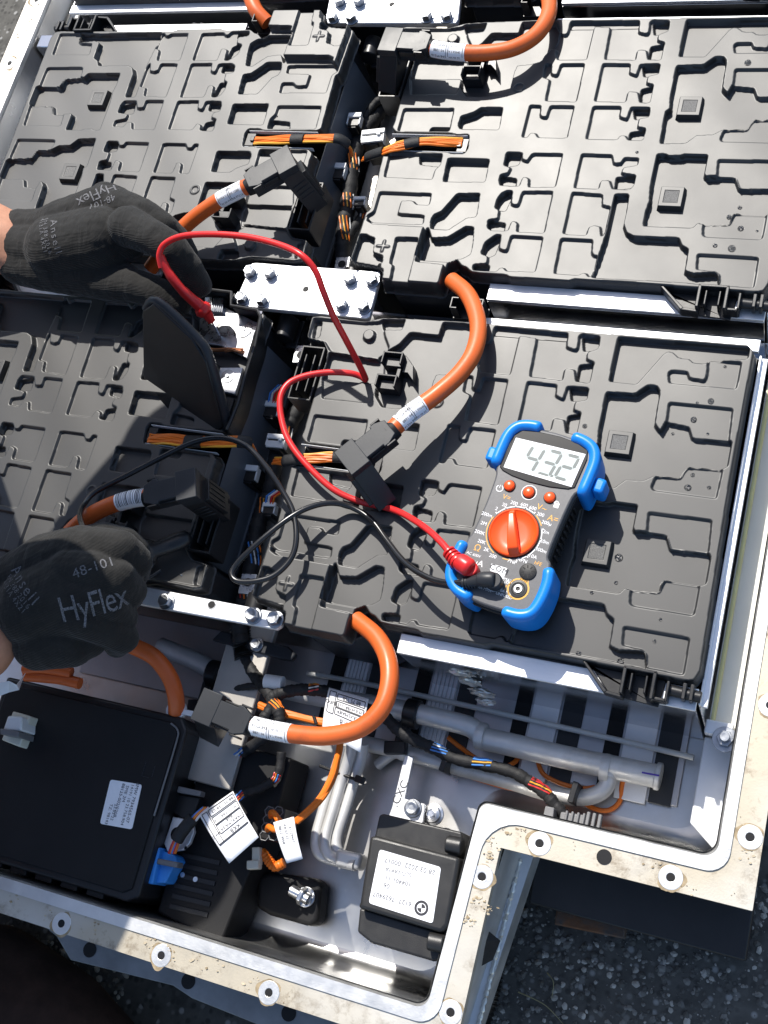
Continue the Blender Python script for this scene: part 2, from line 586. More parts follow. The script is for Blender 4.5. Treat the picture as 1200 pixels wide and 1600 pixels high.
COVER_POLYS = [
    ("out", 0, "-160.6,143.6 -153.1,145.4 -116.7,143.9 -104.6,148 -84.3,149.4 -47.7,150.4 -19.8,150.4 21,150.4 152.9,151.1 157.6,146.3 156.9,59.5 159.5,-68.5 157,-74.8 152.2,-76 60.8,-74.9 29.5,-75.3 26.8,-76.8 -17.3,-77.1 -20.1,-75.6 -45.8,-75.3 -49.6,-72.9 -50.7,-71.6 -55,-70.6 -59.9,-65.6 -65.2,-69.1 -65.8,-90 -112.9,-89.2 -115,-76.7 -142.3,-73.6 -143.5,-70.9 -141.8,-27.6 -139.4,-28.4 -141.7,24.6 -137.8,26.7 -89.9,27.6 -85.2,25.9 -75.9,26.2 -74.4,30.5 -76.2,42.5 -85.6,41.8 -91.1,43.1 -136.4,43.3 -140.6,47.3 -140.2,53.6 -140.4,71.2 -140.1,94.7 -138.7,107.3 -140.1,116.3 -145.1,123.8 -159.3,125.7"),
    ("plat", 7, "-138.2,-32.2 -135.1,-35.8 -135.7,-40 -130.2,-42.5 -86.9,-42.8 -88.2,-72.4 -62.8,-73.3 -63,-94 -109.6,-93.2 -111.7,-80.8 -138.7,-77.7 -139.9,-75"),
    ("pl1", -8, "-137.8,-52.7 -133.1,-52.4 -130,-54.1 -125.4,-55.2 -123.8,-67.5 -115.1,-69.7 -113.8,-75.9 -137.5,-75.8 -138.3,-73.1"),
    ("pl2", -1, "-108.4,-53.3 -91,-53.1 -90.1,-90.8 -103.7,-90 -104.8,-76.2 -107.6,-75.5"),
    ("L7", -9, "-88.7,-38.8 -83.5,-49 -70.6,-47.3 -59,-37.1 -53.4,-37.8 -51.1,-51.1 -50.6,-60 -55.8,-64 -60.5,-64.7 -65.6,-67.8 -90.2,-67.4"),
    ("L6", -8, "-72.7,-9.6 -55.4,-8.8 -53.7,-28.1 -60.8,-29.4 -69.6,-37.7 -72.2,-40.6 -85.7,-40.4 -87.5,-33.2 -86.2,-28.5 -81,-25.4"),
    ("L5", -4, "-134.9,-10.9 -93.2,-10.6 -92.6,-19.9 -102.8,-20 -106.2,-16.8 -115.6,-17.3 -115.6,-29.1 -93.9,-29.8 -93.3,-37.2 -133.8,-37.6 -138.8,-35.5 -139.7,-32.3 -135.1,-28.2"),
    ("L4", -8, "-87.4,21 -54.9,21.2 -54.1,1.9 -86.3,1"),
    ("L3", -4, "-135.9,24.3 -93,24.7 -92.8,15.1 -95.7,11.1 -95.7,2.6 -135,2.9"),
    ("L3d", -8, "-111.7,24.5 -93,24.7 -92.9,15.4 -109.7,16.9"),
    ("L2", -8, "-72,67.4 -55.1,67.7 -54,48.2 -84.1,48.1 -86.3,51.5 -86,59.3 -81.6,60.9 -76.2,63.4"),
    ("L1", -4, "-135.1,65.5 -93.7,66.1 -92.6,45.5 -134.6,45"),
    ("L1d", -8, "-108.5,50 -93.2,49.9 -93,45.7 -109.6,45.6"),
    ("A", -4, "-158,142.6 -116.3,142.6 -105.7,144.1 -103.1,146.6 -86.1,147.8 -87.1,139.5 -100.9,138.3 -98.3,132.8 -92.8,124.3 -95.7,114.8 -137.7,117.4 -144.2,124.5 -157.9,126.6"),
    ("A2", -8, "-157.1,141.5 -151.9,141.2 -150.5,128.5 -155.5,127.2"),
    ("A3", -8, "-104.4,145.4 -86,147.6 -88.3,140 -101,138.8"),
    ("B", -7, "-85.3,127.5 -79.7,137.5 -57.6,137.4 -57,148.1 -42.5,148.4 -29.6,147.2 -26,141 -25.8,129 -29.3,122 -33.1,116.1 -34.5,111.1 -42.3,108.3 -52.6,107.1 -53.6,100.2 -53.3,78.5 -85.7,77.9 -92.9,86 -99.3,116.3"),
    ("B2", -8, "-137.6,116 -94.9,114 -92.3,102.1 -95,96.2 -94.8,79.8 -132.8,79.3 -137.7,104"),
    ("B3", -4, "-137.5,95.6 -95,96.2 -94.8,79.8 -132.8,79.3"),
    ("T1", -4, "-18.5,148 33.9,147.4 35,137 41.2,135.3 43.1,136.9 42.2,146.3 43.9,147.9 56.1,147.4 56.6,138.1 50.1,134.8 50.5,129.3 56.1,127.5 55.8,112.2 46.8,112.5 44.1,121.2 37.1,121.3 37.4,112.2 14.5,112.8 13.3,142.2 0.6,143.1 0.6,112.3 -21.4,112.4 -24.5,118 -23.5,122 -29.4,122.2 -25.6,128 -25.1,137 -23,135.5 -19.6,135.4 -18.5,137.9"),
    ("T1c", -7, "-18.5,148 33.9,147.4 34.3,142.3 13.3,142.2 0.6,143.1 0.1,142.2 -18.5,141.9"),
    ("T1d", -9, "44.3,146.5 56.3,146.3 56.6,138.4 47.1,136.2"),
    ("T1e", -9, "46.3,125.3 55.8,127.3 55.5,112.4 47,112.7"),
    ("T2a", -4, "-30.2,108.6 -25.5,108.1 -24.3,100.2 -22.6,98.3 -18.9,98.3 -18.1,108.1 -0.2,108.3 0.3,74.7 -23,74.9 -23.8,94.4 -29.6,96.3"),
    ("T2b", -4, "13.9,108.5 34.4,108.2 35,100.4 40.9,98 41.8,107.8 56,108.2 56.4,99.8 49.2,97.7 49.3,91.1 54.6,90.1 54.5,74.3 48.1,74.2 44.7,83.8 37.2,84.1 37.1,74.5 14.3,75.1"),
    ("T2c", -9, "43.5,107.8 56.1,107.8 56.4,99.8 46.2,98.8"),
    ("T2d", -9, "46.2,87.1 54.6,89.8 54.5,74.3 47.7,74.6"),
    ("T3a", -4, "-34,70.4 -25.6,70.1 -24.7,61.9 -22.7,60 -19,60.1 -18.3,70.2 -0.5,70.4 0.1,42.3 -21.6,42 -24.6,46.2 -28.7,46.1 -30.2,41.8 -33.9,42"),
    ("T3b", -4, "14.2,70.2 34.7,70.1 35.2,61.3 41.1,59.2 42.3,69.9 55.7,69.9 56.3,61.7 49.6,60.3 49.9,52.5 56,51.7 55.7,41.7 45.5,41.7 42.5,45.9 38.3,45.1 37.3,41.9 14.6,41.7"),
    ("T3c", -9, "44,69.7 55.7,69.5 56.2,62.1 46.5,61.1"),
    ("T3d", -9, "45.2,49.2 56.1,51.4 55.6,42 45.6,42.1"),
    ("T4b", -4, "14.1,28.4 36.2,28.1 38.6,21.2 44,21.3 45.7,26.2 56,25.8 55.9,20.5 46.2,18.3 45.5,13.2 56.1,11.7 56,3 53.9,-0.2 42.2,-0.1 38.6,7.2 32.3,6.7 32.1,-0.6 25.1,-0.7 14.5,-0.6"),
    ("T4c", -9, "42.8,10.9 56.1,11.7 56.2,3.6 43.4,0.5"),
    ("T5b", -4, "13.8,-4.7 36,-5.7 37.3,-14.3 43.5,-15.3 43.8,-34.7 42.2,-40.9 39.5,-31.3 33.2,-30.6 32.6,-35.3 33.8,-30.9 31.3,-31.9 30.9,-39.1 14.3,-38.9"),
    ("T6b", -4, "13.6,-43.1 36.2,-43 37.5,-53.3 39.9,-55.7 42.3,-54.8 42.2,-65 40.7,-72 39.4,-72 36.5,-68.8 33.6,-69.5 32.1,-71.3 14.5,-71.3"),
    ("T4a", -4, "-42.8,28.2 -30.8,27.9 -30,22.5 -25.5,20.7 -22.9,27.4 -0.2,27.9 0.3,-0.4 -19.5,-1.2 -20.7,6.1 -24.3,7.8 -26.1,6.8 -26.9,-0.6 -41.1,-0.8 -43.1,4.2 -42.8,8.4 -37.5,10.1 -36.6,15.2 -42.3,16.9"),
    ("T4d", -9, "-42.7,27.9 -31.2,27.9 -32.5,19.1 -42,16.9"),
    ("T4e", -9, "-43.2,8.4 -30.9,6.6 -30.1,-0.8 -41.2,-0.3"),
    ("T5a", -4, "-34.4,-5.1 -31.1,-5.4 -29.5,-16.3 -27.7,-17.2 -23.7,-17 -23,-5.5 -0.6,-4.5 0.2,-39 -19.9,-39.3 -20.7,-32.2 -23.9,-30.1 -26.1,-31.1 -26.8,-38.8 -38.8,-39.4 -42.6,-37 -43.6,-30.7 -36.2,-29.4 -37.2,-21.7 -40.8,-20.1 -40.5,-12.3 -38.4,-7.6"),
    ("T5d", -9, "-34.4,-5.1 -30.6,-5.9 -33.2,-21.1 -40.5,-20.5 -40.1,-12.3"),
    ("T5e", -9, "-43.2,-30.7 -30.8,-31.8 -30.4,-38.9 -42,-37.9"),
    ("T6a", -4, "-34.7,-42.9 -31.1,-43.1 -30.1,-54.2 -25.8,-55.7 -23.6,-54.7 -23.4,-43.1 0.3,-43 0.5,-71 -20.6,-71.7 -23.2,-68.8 -26.2,-69.5 -27.9,-72.7 -45.1,-73 -46.1,-68.7 -36,-67.1 -36.7,-60.5 -42.3,-59 -41.3,-49.6"),
    ("T6d", -9, "-34.7,-42.9 -31.1,-43.1 -32.9,-58 -37.5,-60.5 -42.3,-58.6 -41.3,-49.6"),
    ("T6e", -9, "-45.7,-68.6 -34.8,-67 -34.3,-72.7 -45.1,-72.8"),
    ("R1", -8, "68.7,148.2 154.4,148.6 154,140.4 129.9,136.6 128.6,134.1 121,134.3 118.2,136.7 111.1,137 106.9,140.6 103.3,141.2 100.2,138.6 87.1,115 69,115"),
    ("R1s", -4, "129.8,137.5 151,137.4 150.6,118.3 108,117.9 106.1,125.1 108.2,126.9 118.1,127 120.1,122.6 130.1,121.7 131,126.4"),
    ("R2", -8, "103.9,47.8 92.6,47.1 86.5,40.3 68.9,39.3 67.8,66.4 70.8,69.1 69.3,77.5 68.7,106.4 87.8,107.3 95,114.6 100.3,114.7 103,111 103.8,87.6 108.6,82.4 111,90.7 125.8,89.2 130,81.4 151.9,82 153.7,81 153.6,64.3 150.1,61.7 130,61.1 127.8,57.7 126.3,52.7 110.4,52.2"),
    ("R2s", -3.5, "110.5,103.7 150.7,103.8 151.9,81.7 128.9,80.9 125.5,88.6 111.2,90.1"),
    ("R3s", -3.5, "110.6,51.3 126.4,52.2 128.3,57.8 130.1,60.3 151.3,61.5 150.4,41.8 111.7,41.8 109.7,43.6 111.1,50.9"),
    ("R4", -8, "103.5,-28.8 69.3,-28.9 69.2,-17.4 70.2,-8.8 68.7,2.3 68.5,29.8 73.7,30.2 76,28.7 84.8,29 87.2,30.4 103.2,30.3 103.4,13.6 104.5,13 112.4,13.9 124.1,14.3 128.4,4.7 151.7,5.6 153.3,3.1 153.4,-14.1 150,-15.5 128.3,-15.4 126.7,-18.1 126.7,-23.9 109.6,-25.5 105.6,-24.1 102.8,-28.9"),
    ("R4s", -3.5, "111.1,26.8 150.2,26.9 151.7,5.6 128.9,4.8 124.8,13.3 112.4,13.9"),
    ("R5s", -3.5, "109.6,-25.5 126.8,-24.2 128.9,-15.7 150.1,-15.8 149.8,-35 113.1,-35.5 110.7,-34.2"),
    ("R6", -8, "45,-4.8 54.2,-4.3 54.8,-9.5 55.2,-29.1 58.5,-35.6 64.2,-38.3 94.9,-37.6 97.9,-43.4 102.9,-46 103.3,-63 109.6,-64.8 124.9,-62.6 128.1,-72.7 104.8,-71.6 41.6,-72.5 45.1,-37 45,-19.9"),
    ("R6s", -3.5, "109.9,-49.3 149.7,-49.6 150.1,-72.5 127.7,-72 126.7,-64.1 123.2,-61.6 111.1,-61.1"),
]

# ================================================================== THE SETTING
g = MB()
g.add([(-4000, -4000, GROUND_U), (4000, -4000, GROUND_U), (4000, 4000, GROUND_U), (-4000, 4000, GROUND_U)], [(0, 1, 2, 3)])
tag(g.build('asphalt_ground', M['asphalt'], origin=(0, 0, GROUND_U), smooth_=False), 'dark asphalt ground with pale stone chips around the pack', 'ground', kind='structure')


def gravel(x0, x1, y0, y1, count, smin, smax):
    mb = MB()
    base = []
    bmx = bmesh.new()
    bmesh.ops.create_icosphere(bmx, subdivisions=1, radius=1.0)
    bv = [tuple(v.co) for v in bmx.verts]
    bf = [tuple(v.index for v in f.verts) for f in bmx.faces]
    bmx.free()
    for _ in range(count):
        x, y = random.uniform(x0, x1), random.uniform(y0, y1)
        s = smin + (smax - smin) * random.random() ** 2.2
        a = random.uniform(0, 6.28)
        ex, ey, ez = s * random.uniform(.7, 1.2), s * random.uniform(.7, 1.2), s * random.uniform(.35, .6)
        ca, sa = math.cos(a), math.sin(a)
        vv = []
        for q in bv:
            j = random.uniform(.78, 1.15)
            px_, py_, pz_ = q[0] * ex * j, q[1] * ey * j, q[2] * ez * j
            vv.append((x + px_ * ca - py_ * sa, y + px_ * sa + py_ * ca, GROUND_U + pz_ + ez * .05))
        w = random.random()
        mb.add(vv, bf, 0 if w < .5 else (1 if w < .84 else 2))
    return mb


gr = gravel(20, 330, -560, -170, 9500, .6, 3.2)
tag(gr.build('asphalt_chippings', [M['stonedark'], M['stonegrey'], M['stonelight']], smooth_=False, recalc=False),
    'stone chips standing out of the asphalt at the lower right', 'gravel', kind='stuff')
gr = gravel(-420, -240, -470, -330, 900, .9, 3.6)
tag(gr.build('asphalt_chippings', [M['stonedark'], M['stonegrey'], M['stonelight']], smooth_=False, recalc=False),
    'stone chips of the asphalt at the lower left corner', 'gravel', kind='stuff')

# ================================================================== BATTERY TRAY
FL = -36.0        # flange top
FZ = -112.0       # tray floor
tray = thing('battery_tray', 'open aluminium battery tray with soiled bolt flange around the modules', 'battery tray', (-180, 80, FZ - 8))


def rounded(pts, radii, seg=7):
    """open polyline with rounded inner corners"""
    out = [Vector(pts[0])]
    for i in range(1, len(pts) - 1):
        p, a, b = Vector(pts[i]), Vector(pts[i - 1]), Vector(pts[i + 1])
        d1, d2 = (a - p).normalized(), (b - p).normalized()
        r = radii[i - 1]
        ang = d1.angle(d2)
        t = r / math.tan(ang / 2)
        s, e = p + d1 * t, p + d2 * t
        c = p + (d1 + d2).normalized() * (r / math.sin(ang / 2))
        a0 = (s - c)
        a1 = (e - c)
        for k in range(seg + 1):
            w = k / seg
            v = a0.lerp(a1, w).normalized() * r
            out.append(c + v)
    out.append(Vector(pts[-1]))
    return [(q.x, q.y) for q in out]


inner = [(184, 560), (184, -170), (38, -170), (33, -297), (-566, -296), (-558, 560)]
midl = [(191, 560), (191, -178), (45, -178), (41, -305), (-573, -304), (-565, 560)]
outer = [(208, 560), (208, -194), (56, -194), (55, -320), (-590, -319), (-584, 560)]
ri = rounded(inner, [9, 6, 8, 10])
rm = rounded(midl, [13, 22, 14, 14])
ro = rounded(outer, [.6, .6, .6, 5])
rw = rounded([(182, 560), (182, -168), (36, -168), (31, -295), (-564, -294), (-556, 560)], [9, 6, 8, 10])
rf = rounded([(168, 560), (168, -152), (20, -152), (17, -283), (-548, -282), (-540, 560)], [20, 16, 18, 18])


def strip(loops):
    mb = MB()
    n = len(loops[0])
    vs_, fs = [], []
    for lp in loops:
        vs_ += lp
    for j in range(len(loops) - 1):
        for i in range(n - 1):
            fs.append((j * n + i, j * n + i + 1, (j + 1) * n + i + 1, (j + 1) * n + i))
    mb.add(vs_, fs)
    return mb


def lv(lp, z):
    return [(p[0], p[1], z) for p in lp]


strip([lv(rw, FL - 6), lv(ri, FL + .2), lv(ri, FL + 1.2), lv(rm, FL + 1.2), lv(rm, FL - .3)]).build('flange_lip', M['cast'], tray, angle=30)
strip([lv(rm, FL), lv(ro, FL), lv(ro, FL - 7), lv(rm, FL - 7)]).build('flange', M['flange'], tray, angle=30)
# inner wall with a rounded foot
loops = [lv(rw, FL - 2)]
for k in range(8):
    t = k / 7
    a = t * math.pi / 2
    loops.append([(rw[i][0] + (rf[i][0] - rw[i][0]) * (1 - math.cos(a)), rw[i][1] + (rf[i][1] - rw[i][1]) * (1 - math.cos(a)),
                   FZ + 22 * (1 - math.sin(a))) for i in range(len(rw))])
strip(loops).build('inner_wall', M['pan'], tray, angle=60)
fl = MB()
fl.prism([(q[0], q[1]) for q in rf], FZ - 3, FZ + .05)
fl.build('floor_pan', M['pan'], tray)
# outer side wall and lower skirt
ow = rounded([(200, 560), (200, -186), (58, -186), (46, -312), (-582, -311), (-576, 560)], [2, 2, 2, 5])
og = rounded([(200, 560), (200, -186), (66, -186), (50, -322), (-582, -325), (-576, 560)], [2, 2, 2, 5])
strip([lv(ow, FL - 7), lv(ow, FL - 60), lv(og, FL - 62), lv(og, FZ - 10)]).build('outer_wall', M['cast'], tray, angle=30)
sk = MB()
sk.prism(PP(-75, '60,1440 88,1463 110,1500 270,1540 300,1560 500,1640 720,1700 720,1600 500,1560 270,1480'), -78, -75)
sk.build('lower_skirt', M['skirt'], tray, bevel=.6)
for (u, v) in ((140, 1484), (294, 1533), (451, 1583)):
    c = P(u, v, -74.6)
    h = MB()
    h.cyl(c, 5.2, -74.9, -74.55, 20)
    h.build('skirt_hole', M['blackmatte'], tray)
# bolt inserts of the flange
for (u, v) in ((843, 1318), (1048, 1371), (1172, 1308), (1204, 1102), (753, 1370), (704, 1582), (96, 1443), (252, 1493), (420, 1551), (15, 99), (57, 0)):
    c = P(u, v, FL)
    ins = MB()
    ins.lathe((c[0], c[1], FL), [(2.6, -1.0), (2.6, .2), (2.9, .3), (7.0, .3), (7.4, .02)], 28)
    i_ = ins.build('bolt_insert', M['cast'], tray, angle=18)
    hm = MB()
    hm.cyl((c[0], c[1]), 2.9, FL + .05, FL + .22, 20)
    hm.build('bolt_hole', M['blackmatte'], i_)
    # ragged ring of old grime round the pad
    gm = MB()
    nn = 40
    ph = random.uniform(0, 6)
    vin = [(c[0] + 7.1 * math.cos(k * 6.2832 / nn), c[1] + 7.1 * math.sin(k * 6.2832 / nn), FL + .12) for k in range(nn)]
    vout = []
    for k in range(nn):
        an = k * 6.2832 / nn
        rr = 8.0 + 1.5 * math.sin(an + ph) * math.sin(an * 2 + ph * 1.7) + .5 * math.sin(an * 5 + ph) + random.uniform(-.15, .25)
        vout.append((c[0] + rr * math.cos(an), c[1] + rr * math.sin(an), FL + .06))
    gm.add(vin + vout, [(k, (k + 1) % nn, nn + (k + 1) % nn, nn + k) for k in range(nn)])
    gm.build('grime_ring', M['grime'], tray, smooth_=False, recalc=False)
# flakes of old sealant sticking to the flange
fk = MB()


def flakes(pts, count, spread, smin=.4, smax=2.2):
    for _ in range(count):
        x, y = random.choice(pts)
        x += random.gauss(0, spread)
        y += random.gauss(0, spread)
        s = smin + (smax - smin) * random.random() ** 2
        a0 = random.uniform(0, 6.28)
        poly = [(x + s * random.uniform(.5, 1) * math.cos(a0 + k * 1.2566) * 1.5, y + s * random.uniform(.4, 1) * math.sin(a0 + k * 1.2566)) for k in range(5)]
        fk.prism(poly, FL - .1, FL + random.uniform(.25, .9), mi=0 if random.random() < .6 else 1)


flakes([P(u, v, FL)[:2] for u, v in ((800, 1285), (815, 1295), (790, 1300), (770, 1320), (764, 1340), (750, 1405), (760, 1420), (745, 1410), (735, 1440))], 110, 2.4, .25, 1.3)
flakes([P(u, v, FL)[:2] for u, v in ((1020, 1355), (1045, 1340), (1075, 1385), (1155, 1290), (1160, 1335), (1150, 1395), (900, 1325))], 30, 3.4, .25, 1.0)
flakes([P(u, v, FL)[:2] for u, v in ((75, 1428), (230, 1470), (270, 1480), (310, 1500), (340, 1505), (395, 1535), (440, 1555), (20, 1400), (150, 1447), (30, 60), (50, 30))], 70, 3.4, .25, 1.1)
tag(fk.build('sealant_flakes', [M['flake'], M['grime']], tray, smooth_=False), kind='stuff')
c = P(944, 1339, FL)
hm = MB()
hm.cyl((c[0], c[1]), 4.6, FL + .1, FL + .4, 22)
hm.build('bolt_hole', M['blackmatte'], tray)
# ledge on the right wall with its nut
lg = MB()
lg.prism([(163, -95), (185, -95), (184, -166), (163, -150)], -74, -68)
lg.build('side_ledge', M['paleplate'], tray, bevel=.8)
lg = MB()
lg.prism([(165, -93), (186, -93), (186, 560), (165, 560)], -58, -52)
lg.build('side_ledge', M['creamwall'], tray, bevel=.8)
lg = MB()
lg.tube([(167.5, -90, -50.5), (167.5, 560, -50.5)], 1.4, 8)
lg.build('sealant_bead', M['yellowseal'], tray)
lg = MB()
lg.box((172, -91.5, -52), (17, 9, 9))
lg.build('corner_block', M['silver'], tray, bevel=1)


def hexbolt(mb, c, z, r=5.0, h=5.5, flange=1.25, M_=None, rot=0.3):
    """hexagon flange bolt head standing on z"""
    mb.lathe((c[0], c[1], z), [(.01, 1.6), (r * flange * .96, 1.2), (r * flange, .5), (r * flange, 0)], 24)
    mb.cyl(c, r, z + 1.0, z + h, 6, a0=rot, r2=r * .985)
    mb.lathe((c[0], c[1], z + h), [(r * .86, 0), (r * .80, .25), (r * .45, .1), (.01, -.35)], 24)


nb = MB()
c = P(1133, 1155, -46)
nb.ring(c, 3, 8, -47.5, -46.3)
nb.cyl(c, 5.2, -46.5, -42, 6)
nb.cyl(c, 3, -42, -36, 16)
nb.build('wall_nut', M['bolt'], tray, bevel=.3)
# weld wads on the cross rails (real lumps of aluminium)


def lump(mb, c, sx, sy, sz, seed=0, amp=.35, sub=2):
    bmx = bmesh.new()
    bmesh.ops.create_icosphere(bmx, subdivisions=sub, radius=1.0)
    vv = []
    for v in bmx.verts:
        j = 1 + amp * mnoise.noise(Vector(v.co) * 2.1 + Vector((seed, seed * 2.3, 0)))
        vv.append((c[0] + v.co.x * sx * j, c[1] + v.co.y * sy * j, c[2] + v.co.z * sz * j))
    ff = [tuple(v.index for v in f.verts) for f in bmx.faces]
    bmx.free()
    mb.add(vv, ff)


for k, (u, v) in enumerate(((838, 491), (310, 33), (950, 19))):
    c = P(u, v, -40)
    mb = MB()
    lump(mb, c, 9, 4.5, 3.5, k + 3)
    lump(mb, (c[0] + 6, c[1] - 1, c[2]), 5, 3.4, 3.2, k + 9)
    mb.build('weld', M['foil'], tray)
# long cross rails between the module rows (deep grey band)
for y in (166.5, 431.5):
    mb = MB()
    mb.box((-10, y + 1, -62), (352, 13, 44))
    mb.build('cross_rail', M['alumirror'], tray, bevel=1)
    mb = MB()
    mb.box((-390, y + 3, -62), (330, 15, 44))
    mb.build('cross_rail', M['alumirror'], tray, bevel=1)
# channel between left and right modules: floor plate
mb = MB()
mb.box((-166, 170, -66), (36, 740, 6))
mb.build('channel_plate', M['channel'], tray, bevel=1)
# left side of the tray, the wide inner ledge by the upper left module
mb = MB()
mb.prism([(-553, 560), (-520, 560), (-520, -280), (-561, -280)], -70, -64)
mb.build('side_ledge', M['pan'], tray, bevel=1)

# cooling strips lying on the floor
cool = thing('cooling_plate', 'flat cooling plate of pale and black strips on the tray floor', 'cooling plate', (60, -105, FZ))
mb = MB()
mb.prism([(-330, -82), (150, -82), (150, -138), (-330, -138)], FZ + .5, FZ + 3)
mb.build('base_sheet', M['greyplate'], cool, bevel=.5)
# silver ribbed strips and the black pads beside them: px on z = FZ+4
zc = FZ + 5


def strip_poly(u0, v0, u1, v1, w, ytop=-84.0):
    a = P(u0, v0, zc)
    b = P(u1, v1, zc)
    return (a[0] + b[0]) / 2, w, b[1]


for i, (u, v, w, kind) in enumerate(((548, 1090, 17, 'r'), (683, 1120, 19, 'r'), (843, 1160, 19, 's'), (994, 1190, 21, 's'))):
    c = P(u, v, zc)
    mb = MB()
    if kind == 'r':
        for k in range(6):
            mb.box((c[0] - w / 2 + (k + .5) * w / 6, (-84 + c[1]) / 2 - 8, zc - .4), (w / 6 * .8, 84 - 2 * 0 + c[1] * 0 - 20, 2.4))
        mb.box((c[0], (-84 + c[1]) / 2 - 8, zc - 1.2), (w, 66, 2))
        mb.build('cooling_strip', M['paleplate'], cool, bevel=.2)
    else:
        mb.box((c[0], (-84 + c[1]) / 2 - 8, zc - .6), (w, 68, 2.6))
        mb.build('cooling_strip', M['paleplate'], cool, bevel=.3)
    for dx, ww in ((-w / 2 - 7.5, 11), (w / 2 + 9, 15)):
        mb = MB()
        mb.box((c[0] + dx, (-84 + c[1]) / 2 - 8, zc - 1.4), (ww, 64, 1.4))
        mb.build('black_pad', M['blackmatte'] if dx < 0 else M['dark'], cool, bevel=.3)

# under the tray at the lower right: black beam and rusty block on the asphalt
bb = thing('support_beam', 'black steel support beam under the notch of the tray flange', 'beam', (130, -200, GROUND_U))
mb = MB()
mb.prism([(62, -188), (207, -188), (207, -222), (64, -222)], GROUND_U, -122)
mb.build('beam_body', M['black'], bb, bevel=1.5)
q = P(925, 1425, GROUND_U + 30)
rb = MB()
rb.box((q[0], q[1] - 4, GROUND_U + 26), (48, 18, 10), rz=.06)
rb.box((q[0], q[1] - 2, GROUND_U + 11), (44, 12, 22), rz=.06)
tag(rb.build('rusty_block', M['rust'], bevel=1.2), 'rusty brown steel block lying on the asphalt under the beam', 'block')
# black tape flap on the side wall of the notch
tf = MB()
tf.add(P3('760,1452,-70 782,1470,-80 770,1500,-84 742,1515,-80 744,1470,-66'), [(0, 1, 2, 3, 4)])
o = tf.build('tape_flap', M['tape'], smooth_=False)
sm = o.modifiers.new('solid', 'SOLIDIFY')
sm.thickness = .8 * S
tag(o, 'black tape flap hanging on the outer tray wall above the asphalt', 'tape')
# weld seam on the notch wall
ws = MB()
path = [(57.5 - k * .06, -196 - k * 1.6, -96 + math.sin(k * 1.3) * .5) for k in range(75)]
ws.tube(path, [1.5 + .5 * math.sin(k * 2.1) for k in range(75)], 7)
ws.build('weld', M['foil'], tray)
# corrugated hose at the bottom of the notch wall
path = smooth([P(752, 1600, -150), P(765, 1560, -148), P(772, 1520, -146), P(772, 1490, -145)], 24)
hs = MB()
hs.tube(path, [6 + .8 * math.sin(k * 1.6) for k in range(len(path))], 14)
tag(hs.build('corrugated_hose', M['rubber']), 'black corrugated hose running below the notch of the tray', 'hose')
# dry grass blades on the asphalt
for k, (a, b) in enumerate((((740, 1490), (790, 1510)), ((810, 1550), (880, 1600)), ((855, 1520), (862, 1560)))):
    p0, p1 = P(*a, GROUND_U + 2), P(*b, GROUND_U + 3)
    md = [(p0[0] + p1[0]) / 2 + 3, (p0[1] + p1[1]) / 2 + 3, GROUND_U + 7]
    mb = MB()
    mb.tube(smooth([p0, md, p1], 8), [.5 * (1 - .7 * i / 16) for i in range(17)], 5)
    tag(mb.build('grass_blade', mat('dry_grass_%d' % k, (.3, .27, .14), .7)), ('short dry grass blade beside the notch wall', 'long dry grass blade at the bottom edge', 'small dry grass blade lying on the open asphalt')[k], 'grass blade')

# ================================================================== BATTERY MODULES
STEP = 0.56
GX0, GX1, GY0, GY1 = -165.0, 163.0, -99.0, 156.0
gx = np.arange(GX0, GX1 + STEP, STEP)
gy = np.arange(GY0, GY1 + STEP, STEP)
NX, NY = len(gx), len(gy)


def parse(t):
    return [tuple(map(float, a.split(','))) for a in t.split()]


def gauss1(a, sig, axis):
    r = int(math.ceil(sig * 3))
    k = np.exp(-.5 * (np.arange(-r, r + 1) / sig) ** 2)
    k /= k.sum()
    pad = [(0, 0), (0, 0)]
    pad[axis] = (r, r)
    b = np.pad(a, pad, mode='edge')
    out = np.zeros_like(a)
    for i, w in enumerate(k):
        sl_ = [slice(None), slice(None)]
        sl_[axis] = slice(i, i + a.shape[axis])
        out += w * b[tuple(sl_)]
    return out


def soft_mask(poly, sig=.82):
    xs = [p[0] for p in poly]
    ys = [p[1] for p in poly]
    m = 6
    i0, i1 = max(int((min(xs) - m - GX0) / STEP), 0), min(int((max(xs) + m - GX0) / STEP) + 1, NX)
    j0, j1 = max(int((min(ys) - m - GY0) / STEP), 0), min(int((max(ys) + m - GY0) / STEP) + 1, NY)
    acc = 0
    for ox in (-.25, .25):
        for oy in (-.25, .25):
            X, Y = np.meshgrid(gx[i0:i1] + ox * STEP, gy[j0:j1] + oy * STEP)
            ins = np.zeros(X.shape, bool)
            n = len(poly)
            for a in range(n):
                x1, y1 = poly[a]
                x2, y2 = poly[(a + 1) % n]
                if y1 == y2:
                    continue
                c_ = ((Y < y1) != (Y < y2)) & (X < (x2 - x1) * (Y - y1) / (y2 - y1) + x1)
                ins ^= c_
            acc = acc + ins.astype(float) / 4
    b = gauss1(gauss1(acc, sig / STEP, 0), sig / STEP, 1)
    return (j0, j1, i0, i1), b


def sstep(b, k=2.5):
    t = np.clip((b - .5) * k + .5, 0, 1)
    return t * t * (3 - 2 * t)


def circle(c, r, n=20):
    return [(c[0] + r * math.cos(2 * math.pi * i / n), c[1] + r * math.sin(2 * math.pi * i / n)) for i in range(n)]


